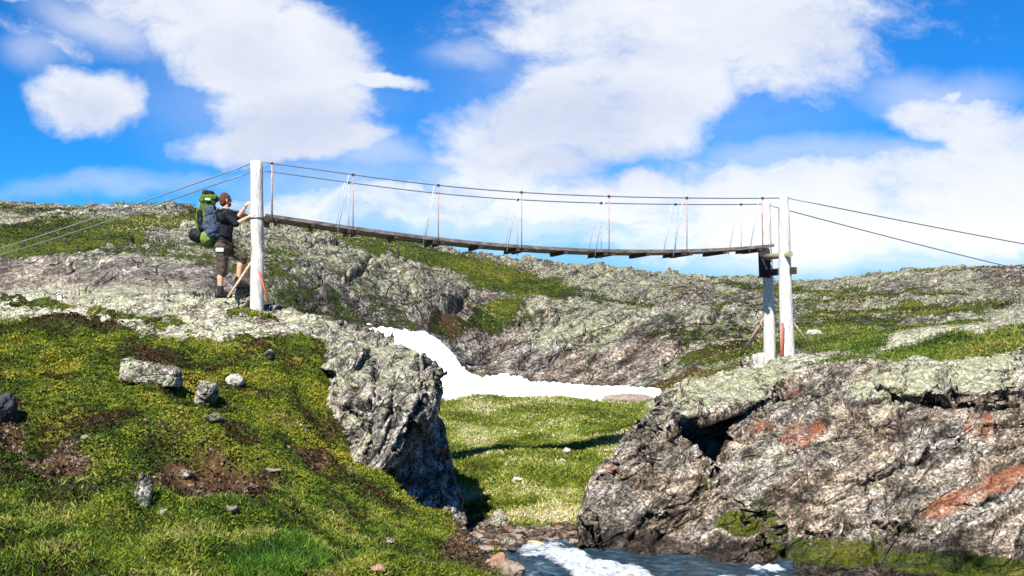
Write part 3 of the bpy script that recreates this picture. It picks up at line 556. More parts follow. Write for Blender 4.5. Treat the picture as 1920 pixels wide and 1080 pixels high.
# ------------------------------------------------------------------ stream
def build_water():
    m, t, b = mat_new('stream_water'); v = pos(t)
    fo = t.new('ShaderNodeAttribute', attribute_name='foam').outputs['Fac']
    st = t.new('ShaderNodeMapping', {'Vector': v, 'Rotation': (0, 0, R(62)), 'Scale': (0.8, 2.8, 1)}).outputs[0]
    n = t.noise(st, 5, 8, 0.75, 0.6); fm = t.mr(t.math('ADD', fo, t.math('MULTIPLY', t.math('SUBTRACT', n, 0.5), 2.2)), 0.40, 0.95)
    c = t.mix(fm, t.ramp(n, [(0.35, (0.003, 0.006, 0.009)), (0.52, (0.012, 0.035, 0.055)), (0.68, (0.08, 0.18, 0.24))]), t.ramp(t.noise(st, 14, 6, 0.8), [(0.35, (0.12, 0.22, 0.28)), (0.5, (0.50, 0.55, 0.58)), (0.62, (0.80, 0.82, 0.84))])); t.l.new(c, b.inputs['Base Color'])
    t.l.new(t.mr(fm, 0, 1, 0.08, 0.7), b.inputs['Roughness']); b.inputs['Specular IOR Level'].default_value = 0.5
    bump(t, b, t.math('ADD', n, t.noise(st, 22, 4, 0.6)), 0.05, 0.8)
    xs = np.linspace(-3.2, 9, 560); ys = np.linspace(6, 17.6, 420); X, Y = np.meshgrid(xs, ys, indexing='ij'); x, y = X.ravel(), Y.ravel()
    p = np.stack([x, y, x*0], 1); px, py = 960+F*x/y, HY+F*3.2/y
    fo = np.zeros_like(x)
    for e in ((1090, 1062, 90, 24, 28, 1.0), (1015, 1030, 60, 10, 0, .75), (1300, 1085, 200, 10, 0, .9), (1440, 1066, 40, 9, 0, .95), (1180, 1078, 90, 14, 10, .9), (1010, 1060, 25, 30, 20, .3), (1600, 1090, 200, 14, 0, .5)): fo = np.maximum(fo, ellmask(px, py, e))
    fo = np.maximum(fo, (y < 13.4)*0.55)
    z = -3.22+fbm(p*np.array([1.1, 1.6, 1]), 3)*0.07+fbm(p*np.array([4, 6, 1]), 3)*0.02+fo*(0.04+0.06*fbm(p*5, 3, 0.6)); z -= 0.10*sstep(y, 14.2, 13.2)
    i = np.arange(len(x)).reshape(X.shape); f = np.stack([i[:-1, :-1], i[1:, :-1], i[1:, 1:], i[:-1, 1:]], -1).reshape(-1, 4)
    tag(link('water', np_mesh('water', np.stack([x, y, z], 1), f, True, {'foam': fo}), m), 'dark blue stream with white rapids at the foot of the rocks', 'stream', kind='structure')
build_water()
# ------------------------------------------------------------------ loose stones, each a thing
def stone(px, Y, w, h, d, mat, label, rot=0.0, seed=0, sink=0.45, pyc=None, shape=None, name='boulder', tilt=0.0):
    """w, h in photo pixels; d depth in metres"""
    r = random.Random(seed*13+5); W = w/F*Y; H = h/F*Y*(1+sink); pts = []
    for k in range(26):
        v = Vector((r.gauss(0, 1), r.gauss(0, 1), r.gauss(0, 1))).normalized(); v *= 0.8+0.25*r.random()
        pts.append(Vector((v.x*W/2, v.y*d/2, v.z*H/2 if v.z < 0 else v.z*H/2*(0.8+0.2*r.random()))))
    if shape: pts = [Vector((a*W/2, b*d/2, c*H/2)) for a, b, c in shape]
    bm = bmesh.new(); M = Matrix.Rotation(rot, 3, 'Z') @ Matrix.Rotation(tilt, 3, 'Y'); hull(bm, [M @ p for p in pts])
    me = voxel(bm, max(0.012, W/46), 1); s = 1.0/max(W, 0.12)*1.2; v = get_co(me); n = get_no(me)
    q = v*s+seed; f1, f2, idn = worley(q*1.6); dd = fbm(q*1.2, 4, 0.55)*0.10+(idn-0.5)*0.10-0.06*(1-sstep(f2-f1, 0, 0.1))
    set_co(me, v+n*(dd*W*0.5)[:, None]); me.polygons.foreach_set('use_smooth', np.ones(len(me.polygons), bool))
    g = G(px, Y); z = g.z+H/2-H*sink/(1+sink) if pyc is None else (HY-pyc)/F*Y
    o = link(name, me, mat); o.location = (g.x, Y, z); return tag(o, label, 'rock')
def put(px, py, w, h, *a, **k):
    """py = row of the foot of the stone on the ground"""
    Y = find_Y(px, py); return stone(px, Y, w, h, *a, **k)
slab = [(-1, -.6, -.6), (-1, .5, -.6), (1, -.6, -1), (1, .7, -1), (-.9, -.3, .9), (-.8, .5, 1), (-.3, -.5, .9), (.1, .2, .55), (.9, -.3, .1), (.95, .4, .2), (.4, -.6, .3)]
put(280, 711, 108, 36, 0.5, M_stone, 'long pale lichen-crusted slab lying in the moss below the hiker', seed=1, shape=slab)
put(382, 752, 52, 46, 0.4, M_stone, 'wedge-shaped grey lichened rock with a dark hollow under it, between slab and small round rock', seed=2, tilt=0.5)
put(440, 722, 40, 24, 0.3, M_stoneW, 'small whitish round rock in the moss, beside the wedge-shaped rock', seed=3, name='stone')
put(8, 790, 50, 60, 0.5, M_stoneD, 'dark rock cut by the picture edge on the moss slope', seed=4)
put(268, 945, 38, 62, 0.22, M_stone, 'upright grey stone standing at the edge of the bare brown pit', seed=5, tilt=0.1)
put(305, 968, 26, 12, 0.16, M_stone, 'small pale stone lying below the upright stone', seed=6, name='stone')
put(345, 905, 30, 16, 0.14, M_stone, 'flat grey stone half sunk in the brown pit', seed=7, name='stone')
put(430, 960, 34, 14, 0.16, M_stoneB, 'low brown stone at the lower rim of the pit', seed=8, name='stone')
put(512, 888, 40, 10, 0.18, M_stoneB, 'thin brownish stone in the moss uphill of the pit, toward the leaning cliff', seed=9, name='stone')
put(732, 1020, 24, 10, 0.15, M_stone, 'pale grey stone in the grass below the black overhang', seed=10, name='stone')
put(708, 1076, 40, 16, 0.16, M_stoneR, 'reddish flat stone at the bottom of the grass slope', seed=11, name='stone')
put(505, 672, 24, 14, 0.25, M_stone, 'small lichened knob at the lower rim of the hiker\'s rock ledge', seed=12, name='stone')
put(160, 822, 20, 9, 0.14, M_stoneB, 'small brown stone beside the bare earth patch by the dark rock', seed=14, name='stone')
put(400, 790, 40, 16, 0.3, M_stone, 'low grey stone downhill of the wedge-shaped rock', seed=15, name='stone')
stone(931, 17.0, 52, 40, 0.4, M_stone, 'rounded lichen-spotted boulder on the brown stream bank', seed=20, pyc=981)
bank = [(895, 1010, 34, 16, M_stoneB, 'brown flat stone on the bank, left of the lichen-spotted boulder'), (955, 1019, 34, 16, M_stone, 'pale cobble below the lichen-spotted boulder'), (1003, 1022, 46, 15, M_stoneY, 'wide sandy-coloured stone at the edge of the rapids'),
        (960, 1034, 26, 10, M_stoneD, 'dark wet stone at the water edge below the pale cobble'), (912, 1036, 40, 16, M_stoneB, 'brown angular stone in the rubble where slope meets stream'), (893, 1058, 30, 15, M_stoneW, 'whitish stone in the rubble at the tip of the grass slope'),
        (935, 1062, 52, 26, M_stoneR, 'reddish brown boulder beside the rapids'), (905, 1078, 34, 18, M_stoneD, 'dark grey stone at the bottom of the rubble'), (958, 1080, 60, 30, M_stoneB, 'large brown rock in the rubble with rapids washing past'),
        (1045, 1012, 28, 12, M_stoneY, 'small tan stone on the bank nearest the brown cliff foot'), (880, 1020, 26, 12, M_stoneR, 'small reddish stone under the cliff\'s black wall'), (1072, 1000, 26, 12, M_stoneB, 'brown stone touching the foot of the banded cliff')]
for k, (px, py, w, h, mt, lb) in enumerate(bank):
    Y = 15.6 if py < 1030 else 13.9; Y = Y+(1020-py)*0.01
    z = max(gz((px-960)/F*Y, Y), -3.24); o = stone(px, Y, w, h, w/F*Y*0.8, mt, lb, seed=30+k, name='stone'); o.location.z = (HY-py)/F*Y+h/F*Y*0.4 if py >= 1030 else o.location.z
def gravel():
    n = 620; pxs = np.concatenate([rng.uniform(868, 975, n//2), rng.uniform(890, 1085, n-n//2)]); Ys = np.concatenate([rng.uniform(12.6, 15.6, n//2), rng.uniform(15.5, 16.9, n-n//2)])
    x = (pxs-960)/F*Ys; z = ground_z(x, Ys); k = z > -3.25; x, y, z = x[k], Ys[k], z[k]; bm = bmesh.new()
    ico = bmesh.new(); bmesh.ops.create_icosphere(ico, subdivisions=1, radius=1); iv = np.array([v.co[:] for v in ico.verts]); fi = np.array([[v.index for v in f.verts] for f in ico.faces]); ico.free(); bm.free()
    V = []; Fc = []
    for a in range(len(x)):
        r = 0.02+0.055*rng.random()**2.5; s = np.array([r*rng.uniform(.9, 1.6), r*rng.uniform(.8, 1.2), r*rng.uniform(.5, .8)]); th = rng.uniform(0, 6.28); q = iv*s*(1+rng.uniform(-.25, .25, (len(iv), 1)))
        q = np.stack([q[:, 0]*math.cos(th)-q[:, 1]*math.sin(th), q[:, 0]*math.sin(th)+q[:, 1]*math.cos(th), q[:, 2]], 1)+[x[a], y[a], z[a]+r*.2]; Fc.append(fi+len(V)*len(iv)); V.append(q)
    V = np.concatenate(V); m, t, b = mat_new('mixed_gravel'); cc = t.ramp(t.new('ShaderNodeSeparateColor', {0: t.new('ShaderNodeTexVoronoi', {'Vector': pos(t), 'Scale': 9.0}).outputs['Color']}).outputs[0], [(0.0, (0.04, 0.035, 0.03)), (0.4, (0.15, 0.12, 0.09)), (0.7, (0.24, 0.15, 0.10)), (1.0, (0.42, 0.38, 0.32))])
    t.l.new(t.mix(t.noise(pos(t), 40, 5, .7), (0.03, 0.025, 0.02), cc), b.inputs['Base Color'])
    tag(link('gravel', np_mesh('gravel', V, np.concatenate(Fc), False), m), 'brown and grey gravel along the stream bank', 'gravel', kind='stuff')
gravel()
put(972, 905, 30, 12, 0.25, M_stoneW, 'pale flat stone on the open green knoll', seed=50, name='stone')
put(1062, 853, 20, 16, 0.22, M_stoneW, 'upper of two small white stones on the green knoll near the cliff', seed=51, name='stone')
put(1053, 868, 24, 10, 0.22, M_stoneW, 'lower and flatter of two small white stones on the green knoll near the cliff', seed=52, name='stone')
put(1028, 924, 14, 8, 0.15, M_stoneW, 'tiny white stone low on the green knoll', seed=53, name='stone')
put(1526, 628, 34, 12, 0.5, M_stoneW, 'white stone on the bright green meadow behind the bridge tower', seed=54, name='stone')
put(1602, 1056, 46, 22, 0.3, M_stoneY, 'yellowish stone on the mossy foot of the banded cliff', seed=55, name='stone')
stone(1182, 31.5, 120, 26, 1.2, M_stoneB, 'low brown rock mound between snow and green knoll', seed=56, pyc=752)
stone(1432, 20.4, 62, 34, 0.5, M_stoneW, 'whitish boulder at the foot of the double bridge tower', seed=57, pyc=682)
stone(455, 19.0, 40, 44, 0.35, M_stone, 'grey stepping rock under the hiker\'s raised foot', seed=58, pyc=556)
# ------------------------------------------------------------------ ground cover: leaves and blades (nobody could count them)
def leaf_mat(name, rough=0.6):
    m, t, b = mat_new(name); c = t.new('ShaderNodeAttribute', attribute_name='tint').outputs['Color']
    t.l.new(c, b.inputs['Base Color']); b.inputs['Roughness'].default_value = rough; b.inputs['Specular IOR Level'].default_value = 0.25
    tr = t.new('ShaderNodeBsdfTranslucent', {'Color': c}); mx = t.new('ShaderNodeMixShader', {0: 0.25, 1: b.outputs[0], 2: tr.outputs[0]})
    t.l.new(mx.outputs[0], t.n['Material Output'].inputs['Surface']); return m
M_leaf = leaf_mat('heath_leaves')
def pick(mask, n, w=None):
    idx = np.nonzero(mask)[0]; p = (w[idx] if w is not None else np.ones(len(idx))); p = p/p.sum()
    i = rng.choice(idx, n, p=p); v = GV[i].copy(); s = v[:, 1:2]*0.004
    v[:, :2] += rng.uniform(-1, 1, (n, 2))*s*[1, 2.0]; v[:, 2] = ground_z(v[:, 0], v[:, 1]); return i, v
def scatter(name, base, L, W, per, lean, tint, label, spread=0.6):
    n = len(base); b = np.repeat(base, per, 0); m = n*per; l = np.repeat(L, per)*rng.uniform(0.6, 1.25, m); w = l*W
    az = rng.uniform(0, 2*math.pi, m); el = np.arccos(np.clip(rng.uniform(1-lean, 1, m), -1, 1))
    d = np.stack([np.cos(az)*np.sin(el), np.sin(az)*np.sin(el), np.cos(el)], 1)
    a2 = rng.uniform(0, 2*math.pi, m); s = np.cross(d, np.stack([np.cos(a2), np.sin(a2), np.zeros(m)], 1)); s /= np.linalg.norm(s, axis=1)[:, None]+1e-6
    o = b+np.stack([rng.normal(0, 1, m), rng.normal(0, 1, m), rng.uniform(-.1, .35, m)], 1)*(l*spread)[:, None]
    A = o-s*(w/2)[:, None]*0.5; B = o+s*(w/2)[:, None]*0.5; mid = o+d*(l*0.5)[:, None]; Cc = mid+s*(w/2)[:, None]; Dd = mid-s*(w/2)[:, None]
    T = o+d*l[:, None]+np.stack([rng.normal(0, .12, m), rng.normal(0, .12, m), -np.abs(rng.normal(0, .1, m))], 1)*l[:, None]
    V = np.stack([A, B, Cc, T, Dd], 1).reshape(-1, 3); k = np.arange(m)[:, None]*5
    f = np.concatenate([k+np.array([[0, 1, 2]]), k+np.array([[0, 2, 4]]), k+np.array([[4, 2, 3]])])
    tn = np.repeat(np.repeat(tint, per, 0)*rng.uniform(0.6, 1.45, (m, 1))*rng.uniform(0.9, 1.1, (m, 3)), 5, 0)
    return tag(link(name, np_mesh(name, V, f, False, {'tint': np.clip(tn, 0, 1)}), M_leaf), label, 'ground cover', kind='stuff')
def tints(v, pal, s=0.7, jit=0.35):
    n = fbm(v*np.array([s, s, 0]), 4, 0.6)*1.1+0.46+rng.normal(0, jit*0.5, len(v)); x = np.clip(n, 0, 0.999)*(len(pal)-1)
    i = x.astype(int); f = (x-i)[:, None]; pal = np.array(pal); return pal[i]*(1-f)+pal[i+1]*f
inframe = (Gpx > -90) & (Gpx < 2010) & (GV[:, 1] > 5.5)
fgm = inframe & (GV[:, 1] < 18.5) & (Gpx < 1000) & (Gm > 0.5) & (Gd < 0.55)
PAL_H = [(.060, .034, .012), (.030, .042, .005), (.06, .105, .007), (.125, .20, .012), (.21, .26, .016), (.27, .28, .03)]
i, v = pick(fgm, 105000); yel = sstep(v[:, 1], 11, 15)
t_ = tints(v, PAL_H, 0.9, 0.22); t_ = t_*(.74+yel[:, None]*np.array([.26, .10, 0])); scatter('heath_leaves', v, 0.017+0.0011*v[:, 1], 0.55, 4, 0.9, t_, 'low green and yellow heath leaves covering the slope under the hiker\'s ledge')
i, v = pick(fgm, 26000, np.exp(-((Gpy-1040)/90.0)**2)+0.12*sstep(Gpy, 820, 900))
scatter('grass', v, 0.03+rng.uniform(0, 0.035, len(v)), 0.10, 4, 0.6, tints(v, [(.02, .035, .005), (.055, .10, .008), (.12, .20, .012), (.20, .26, .02), (.30, .27, .08)], 1.6), 'fine bright grass blades along the bottom of the slope', 1.0)
tu = inframe & (GV[:, 1] < 12) & (ellmask(Gpx, Gpy, (520, 1068, 70, 26, 0)) > 0.4)
i, v = pick(tu, 2600); scatter('grass', v, 0.06+rng.uniform(0, 0.05, len(v)), 0.06, 4, 0.4, tints(v, [(.03, .08, .006), (.07, .17, .01), (.14, .24, .02)], 2), 'thick bright green grass tuft at the bottom centre-left', 0.6)
kn = inframe & (GV[:, 1] > 16.3) & (GV[:, 1] < 33) & (Gpx > 800) & (Gpx < 1220) & (Gd < 0.6)
i, v = pick(kn, 42000); scatter('grass', v, 0.05+rng.uniform(0, 0.04, len(v)), 0.2, 3, 0.8, tints(v, [(.06, .07, .008), (.13, .175, .012), (.22, .26, .02), (.32, .33, .06), (.58, .52, .30)], .6, .55), 'short sunlit grass on the rounded knoll behind the stream', 1.0)
bm_ = inframe & (GV[:, 1] > 18) & (GV[:, 1] < 40) & (Gpx > 1400) & (Gm > 0.5)
i, v = pick(bm_, 16000); scatter('grass', v, 0.05+rng.uniform(0, 0.05, len(v)), 0.2, 3, 0.8, tints(v, [(.03, .05, .006), (.06, .12, .010), (.12, .19, .018), (.22, .21, .04)], .5, .5), 'green grass and moss band behind the rusty rock face', 1.0)
far_ = inframe & (GV[:, 1] > 26) & (GV[:, 1] < 128) & (Gm > 0.35)
i, v = pick(far_, 52000); scatter('heath_tufts', v, 0.0015*v[:, 1]+0.02, 0.5, 2, 0.9, tints(v, [(.03, .03, .008), (.05, .075, .008), (.10, .13, .012), (.18, .18, .03), (.30, .26, .10)], .15, .5), 'low heath and grass in the hollows of the far hills', 1.2)
dm_ = inframe & (GV[:, 1] < 18) & (Gpx < 1000) & (Gd > 0.35)
i, v = pick(dm_, 16000); scatter('debris', v, 0.014+rng.uniform(0, 0.03, len(v)), 0.7, 2, 1.0, tints(v, [(.015, .010, .006), (.06, .035, .02), (.13, .075, .045), (.26, .19, .14)], 1.5, .6), 'brown earth crumbs and dead stalks on the bare patches of the slope', 0.6)
# leaves on the mossy foot of the right cliff and on the left block
# ------------------------------------------------------------------ bridge
M_post = simple('weathered_white_wood', (0.56, 0.53, 0.49), 0.85, 16, 0.6, stretch=(3, 3, .35), bd=0.008)
M_postd = simple('shade_dark_wood', (0.035, 0.035, 0.04), 0.8, 12, 0.5, stretch=(3, 3, .5))  # near-black colour of the added board that imitates deck shade
M_deck = simple('dark_weathered_board', (0.13, 0.115, 0.105), 0.8, 7, 0.85, stretch=(.8, 3, 3))
M_joist = simple('dark_timber', (0.05, 0.04, 0.035), 0.8, 10, 0.5)
M_log = simple('cut_log', (0.26, 0.24, 0.16), 0.85, 12, 0.3)
M_wire = simple('steel_cable', (0.18, 0.20, 0.23), 0.45, 60, 0.4, metal=0.6)
M_rust = simple('rusty_rod', (0.40, 0.25, 0.21), 0.7, 30, 0.6)
M_galv = simple('galvanised_wire', (0.42, 0.43, 0.46), 0.5, 40, 0.5)
M_brace = simple('pale_wood_brace', (0.50, 0.36, 0.24), 0.8, 18, 0.4)
M_red = simple('red_painted_rod', (0.45, 0.10, 0.06), 0.6, 20, 0.3)
AX = R(13.0); ax = Vector((math.cos(AX), math.sin(AX), 0)); an = Vector((-math.sin(AX), math.cos(AX), 0)); WB = 0.95
NL = Vector(((482-960)/F*18.7, 18.7, 0))
def s_of(px): k = (px-960)/F; return (k*NL.y-NL.x)/(ax.x-k*ax.y)
def pt(s, side, z): p = NL+ax*s+an*(WB*side); p.z = z; return p
RAIL = [(482, 303), (510, 306), (580, 316), (667, 328), (745, 339), (827, 348), (905, 355), (984, 361), (1060, 365), (1149, 369), (1220, 370), (1293, 371), (1380, 372), (1475, 371)]
DECK = [(500, 404), (590, 416), (667, 429), (745, 439), (827, 448), (905, 456), (984, 463), (1060, 467), (1149, 470), (1220, 471), (1293, 470), (1380, 466), (1452, 460)]
def curve_z(tab):
    S = [s_of(p) for p, _ in tab]; Z = [(HY-y)/F*(NL.y+s*ax.y) for s, (_, y) in zip(S, tab)]; cf = np.polyfit(S, Z, 5); return lambda s: float(np.polyval(cf, s))
rz, dz = curve_z(RAIL), curve_z(DECK)
S_R = s_of(1475)
br = empty('suspension_bridge', (NL.x, NL.y, gz(NL.x, NL.y)), label='wooden cable footbridge with white log posts spanning the gorge', cat='bridge')
def post(px, py0, Y, ztop, r0, r1, name='post', lean=(0, 0)):
    b = P(px, py0, Y); top = Vector((b.x+lean[0], b.y+lean[1], ztop)); bm = bmesh.new(); n = 14
    pts = [Vector((b.x, b.y, b.z-0.4)).lerp(top, k/n)+Vector((math.sin(k*.5+px)*.006, math.cos(k*.4)*.004, 0)) for k in range(n+1)]
    rs = [r0+(r1-r0)*k/n+0.002*math.sin(k*1.1+px) for k in range(n+1)]; pts[-1].x = pts[-2].x; pts[-1].y = pts[-2].y; tube(bm, pts, rs, 18)
    return obj(name, bm, M_post, br), b, top
ztl = (HY-302)/F*18.7; ztr = (HY-369)/F*(NL.y+S_R*ax.y)
lnear, lb, lt = post(482, 566, 18.7, ztl, .115, .105)
fp = NL+an*WB; lfar, _, lft = post(960+F*fp.x/fp.y, 561, fp.y, ztl-0.03, .095, .088)
rn = NL+ax*S_R; rf = rn+an*WB
rnear, rb, rt = post(1478, 672, rn.y, ztr, .145, .10, lean=(-0.10, 0))
rfar, rb2, rt2 = post(1444, 660, rf.y, ztr-0.02, .125, .085, lean=(-0.08, 0))
# the deck's shade on the far post is painted by an added dark board
def beam(name, a, b, r, mat, seg=14):
    bm = bmesh.new(); tube(bm, [a, Vector(a).lerp(Vector(b), .5), b], r, seg); return obj(name, bm, mat, br)
zb = (HY-478)/F*rn.y; zb2 = (HY-508)/F*rn.y
sh = Vector((-0.05, 0, 0))
beam('cross_beam', rn-an*0.22+Vector((.0, 0, zb))+ax*-.04, rf+an*0.0+Vector((-.0, 0, zb))+ax*-.05, .06, M_log)
o_ = bmesh.new(); bar(o_, rn-an*0.2+Vector((.0, 0, zb2))+ax*.06, rf+an*0.0+Vector((0, 0, zb2))+ax*.0, .10, .13); obj('cross_beam', o_, M_joist, br)
o_ = bmesh.new(); p0 = rf-an*.135-ax*.03; bar(o_, p0+Vector((-.02, 0, zb2-.1)), p0+Vector((-.04, 0, dz(S_R-.2)-.03)), .23, .05, side=ax); obj('post_shade_board', o_, M_postd, br)  # added dark board in place of the shade under the deck
zl = dz(0.25)-.06
beam('cross_beam', NL-an*0.16+Vector((.05, 0, zl))+ax*.12, fp+an*0.2+Vector((.05, 0, zl))+ax*.12, .055, M_joist)
o_ = bmesh.new(); tube(o_, [NL+Vector((math.cos(a)*.121, math.sin(a)*.121, zl+.02)) for a in np.linspace(0, 2*math.pi, 19)], .012, 6); obj('iron_strap', o_, M_wire, br)
# white inner rails of the right tower, seen as thin uprights beside the posts
# cables
def cable(pts, r=.011, name='cable', mat=None): bm = bmesh.new(); tube(bm, pts, r, 6); return obj(name, bm, mat or M_wire, br)
ss = np.linspace(0, S_R, 60)
near_r = [pt(s, 0, rz(s)) for s in ss]; far_r = [pt(s, 1, rz(s)-0.02) for s in ss]
cable(near_r, name='rail_cable'); cable(far_r, name='rail_cable')
def stay(p0, px, py, Y, name='anchor_cable'):
    e = P(px, py, Y); n = 14; pts = [Vector(p0).lerp(e, k/n)-Vector((0, 0, .10*math.sin(math.pi*k/n))) for k in range(n+1)]; return cable(pts, .011, name)
stay(near_r[0], -330, 560, 19.5); stay(far_r[0], -330, 572, 21.5)
stay(near_r[-1], 2560, 560, 23.0); stay(far_r[-1], 2300, 588, 25.0)
# deck: four long boards on joists, in lengths between the joists
st = [s_of(p) for p in (510, 662, 822, 978, 1142, 1288, 1430)]
js = []
for a, b in zip(st, st[1:]): js += [a, (a+b)/2]
js.append(st[-1])
edges = [s_of(497)]+js[2::2][:-1]+[s_of(1452)]
for k in range(4):
    off = 0.13+k*0.23
    for a, b in zip(edges, edges[1:]):
        bm = bmesh.new(); n = 6
        for q in range(n):
            s0, s1 = a+(b-a)*q/n, a+(b-a)*(q+1)/n
            bar(bm, pt(s0, off/WB, dz(s0)), pt(s1, off/WB, dz(s1)), .20, .045, side=an)
        obj('deck_board', bm, M_deck, br)
for side in (0.02, 0.98):                                           # edge boards carry the hangers
    for a, b in zip(edges, edges[1:]):
        bm = bmesh.new(); n = 6
        for q in range(n):
            s0, s1 = a+(b-a)*q/n, a+(b-a)*(q+1)/n
            bar(bm, pt(s0, side, dz(s0)+.0), pt(s1, side, dz(s1)+.0), .035, .058, side=an)
        obj('edge_board', bm, M_deck, br)
for k, s in enumerate(js):
    for d in ((-.07, .07) if k % 2 == 0 else (0,)):
        bm = bmesh.new(); bar(bm, pt(s+d, -0.06, dz(s)-.055), pt(s+d, 1.06, dz(s)-.055), .06, .06); obj('joist', bm, M_joist, br)
ms = lambda s, z0, z1, side, dx, r, mat, nm: (lambda bm: (tube(bm, [pt(s+dx, side, z0), pt(s, side, z1)], r, 6), obj(nm, bm, mat, br)))(bmesh.new())
for k, s in enumerate(st):
    for side in (0, 1):
        s = st[k]+(0.15 if side and 2 <= k < 6 else 0)                # the far hangers stand a little further along
        zt = rz(s)-0.02*side; z0 = dz(s)-.1; r = .013 if k == 0 and side == 0 else .0075
        ms(s, z0, zt+.03, side, 0.0, r*1.2 if side == 0 else .0075, M_rust if side == 0 else M_galv, 'hanger')
        if k: ms(s-.07, z0, zt+.01, side, -.20, .0085, M_galv, 'hanger')
        bm = bmesh.new(); bar(bm, pt(s-.02, side, zt), pt(s+.02, side, zt), .035, .04); obj('clamp', bm, M_joist, br)
# struts at the feet of the towers
def strut(a, b, r, mat, name='strut'): bm = bmesh.new(); tube(bm, [a, b], r, 8); return obj(name, bm, mat, br)
strut(P(427, 558, 18.4), P(471, 492, 18.75), .022, M_brace); strut(P(503, 566, 18.5), P(486, 508, 18.62), .018, M_red)
strut(P(1464, 684, rn.y-.25), P(1468, 606, rn.y-.18), .024, M_red, 'rod'); strut(P(1528, 662, 21.6), P(1484, 600, rn.y), .018, M_brace); strut(P(1396, 655, rf.y+.3), P(1436, 590, rf.y), .022, M_rust)
strut(P(1402, 652, rf.y+.5), P(1438, 598, rf.y+.1), .016, M_brace)
strut(P(1540, 668, 21.4), P(1488, 655, rn.y+.1), .010, M_wire, 'wire')
# ------------------------------------------------------------------ hiker
M_skin = simple('sunlit_skin', (0.62, 0.36, 0.24), 0.6, 30, 0.08); M_hair = simple('brown_hair', (0.10, 0.042, 0.022), 0.7, 60, 0.5, bd=0.01)
M_shirt = simple('black_shirt', (0.016, 0.017, 0.022), 0.8, 25, 0.5, bd=0.01); M_short = simple('brown_shorts_cloth', (0.075, 0.060, 0.042), 0.85, 20, 0.45, bd=0.01)
M_boot = simple('dark_leather', (0.028, 0.024, 0.022), 0.6, 30, 0.5); M_white = simple('white_cloth', (0.75, 0.75, 0.72), 0.8, 20, 0.1)
M_green = simple('green_pack_cloth', (0.075, 0.125, 0.018), 0.75, 8, 0.5, bd=0.01); M_blue = simple('grey_blue_cloth', (0.05, 0.068, 0.11), 0.75, 14, 0.45, bd=0.01); M_black = simple('black_nylon', (0.012, 0.012, 0.015), 0.6, 20, 0.4)
M_lime = simple('pale_green_panel', (0.15, 0.22, 0.05), 0.7, 18, 0.3)
YP = 18.62
def H(px, py, d=0.0): return P(px, py, YP+d)
J = dict(pel=H(419, 458), spn=H(421, 436), chs=H(424, 408), nek=H(423, 392), hed=H(423, 375),
         shN=H(423, 401, -.19), shF=H(431, 400, .19), elN=H(443, 420, -.17), elF=H(446, 408, .18), wrN=H(463, 408, .02), wrF=H(459, 390, .12),
         hpN=H(415, 464, -.09), hpF=H(424, 463, .09), knN=H(417, 508, -.10), knF=H(455, 483, .14), anN=H(413, 545, -.09), anF=H(447, 528, .16))
ps = empty('person', (J['anN'].x, YP, J['anN'].z-.09), label='bearded hiker in black top and brown shorts stepping up with both hands at the post', cat='person')
fwd = (Vector((math.cos(R(35)), math.sin(R(35)), 0))).normalized(); side = Vector((fwd.y, -fwd.x, 0))
bm = bmesh.new(); L_ = lambda a, b, ra, rb, **k: limb(bm, J[a] if isinstance(a, str) else a, J[b] if isinstance(b, str) else b, ra, rb, **k)
L_('pel', 'spn', .13, .125); L_('spn', 'chs', .125, .14); L_(J['chs']+Vector((0, -.10, 0)), J['chs']+Vector((.02, .10, 0)), .105, .105); L_('chs', 'nek', .10, .062); L_('nek', 'hed', .058, .055)
qh = fwd.to_track_quat('Y', 'Z')
ball(bm, J['hed'], (.073, .092, .112), qh); ball(bm, J['hed']+fwd*.045+Vector((0, 0, -.055)), (.045, .045, .045), qh)
limb(bm, J['hed']+fwd*.088+Vector((0, 0, .012)), J['hed']+fwd*.108+Vector((0, 0, -.022)), .010, .015)
for s in (1, -1): ball(bm, J['hed']+side*.074*s+Vector((0, 0, -.01))-fwd*.005, (.010, .02, .032), qh)
for a, b, c, w in (('shN', 'elN', 'wrN', 1), ('shF', 'elF', 'wrF', -1)):
    L_('chs', a, .09, .062); L_(a, b, .055, .043); L_(b, c, .042, .027)
    d = (J[c]-J[b]).normalized(); palm = J[c]+d*.055; limb(bm, J[c]+d*.01, palm, .028, .034, sc_=(1, .6))
    u = d.cross(Vector((0, -1, .2))).normalized(); v_ = u.cross(d).normalized()
    for k in range(4):                                               # four fingers curling round the wood, and a thumb
        r0 = palm+u*(.026*(1.5-k)/1.5)+d*.02; l1 = (.036, .042, .039, .030)[k]; m1 = r0+d*l1-v_*.006; m2 = m1+(d*.6-v_*.8).normalized()*l1*.7; m3 = m2+(-v_*.95-d*.3).normalized()*l1*.5
        for x0, x1, q0, q1 in ((r0, m1, .0095, .0085), (m1, m2, .0085, .008), (m2, m3, .008, .007)): limb(bm, x0, x1, q0, q1, 8)
    t0 = J[c]+d*.03+u*.03; t1 = t0+(u*.6+d*.8).normalized()*.035; limb(bm, t0, t1, .011, .0095, 8); limb(bm, t1, t1+(d-v_*.7).normalized()*.028, .0095, .008, 8)
for h_, k_, a_ in (('hpN', 'knN', 'anN'), ('hpF', 'knF', 'anF')):
    L_('pel', h_, .12, .10); L_(h_, k_, .092, .060); cm = J[k_].lerp(J[a_], .35)-fwd*.02; L_(k_, cm, .056, .056); L_(cm, a_, .055, .038); L_(a_, J[a_]+Vector((0, 0, -.05)), .038, .04); L_(J[a_]+Vector((0, 0, -.05)), J[a_]+fwd*.12+Vector((0, 0, -.06)), .038, .032)
link('body', voxel(bm, 0.0075, 2), M_skin, ps)
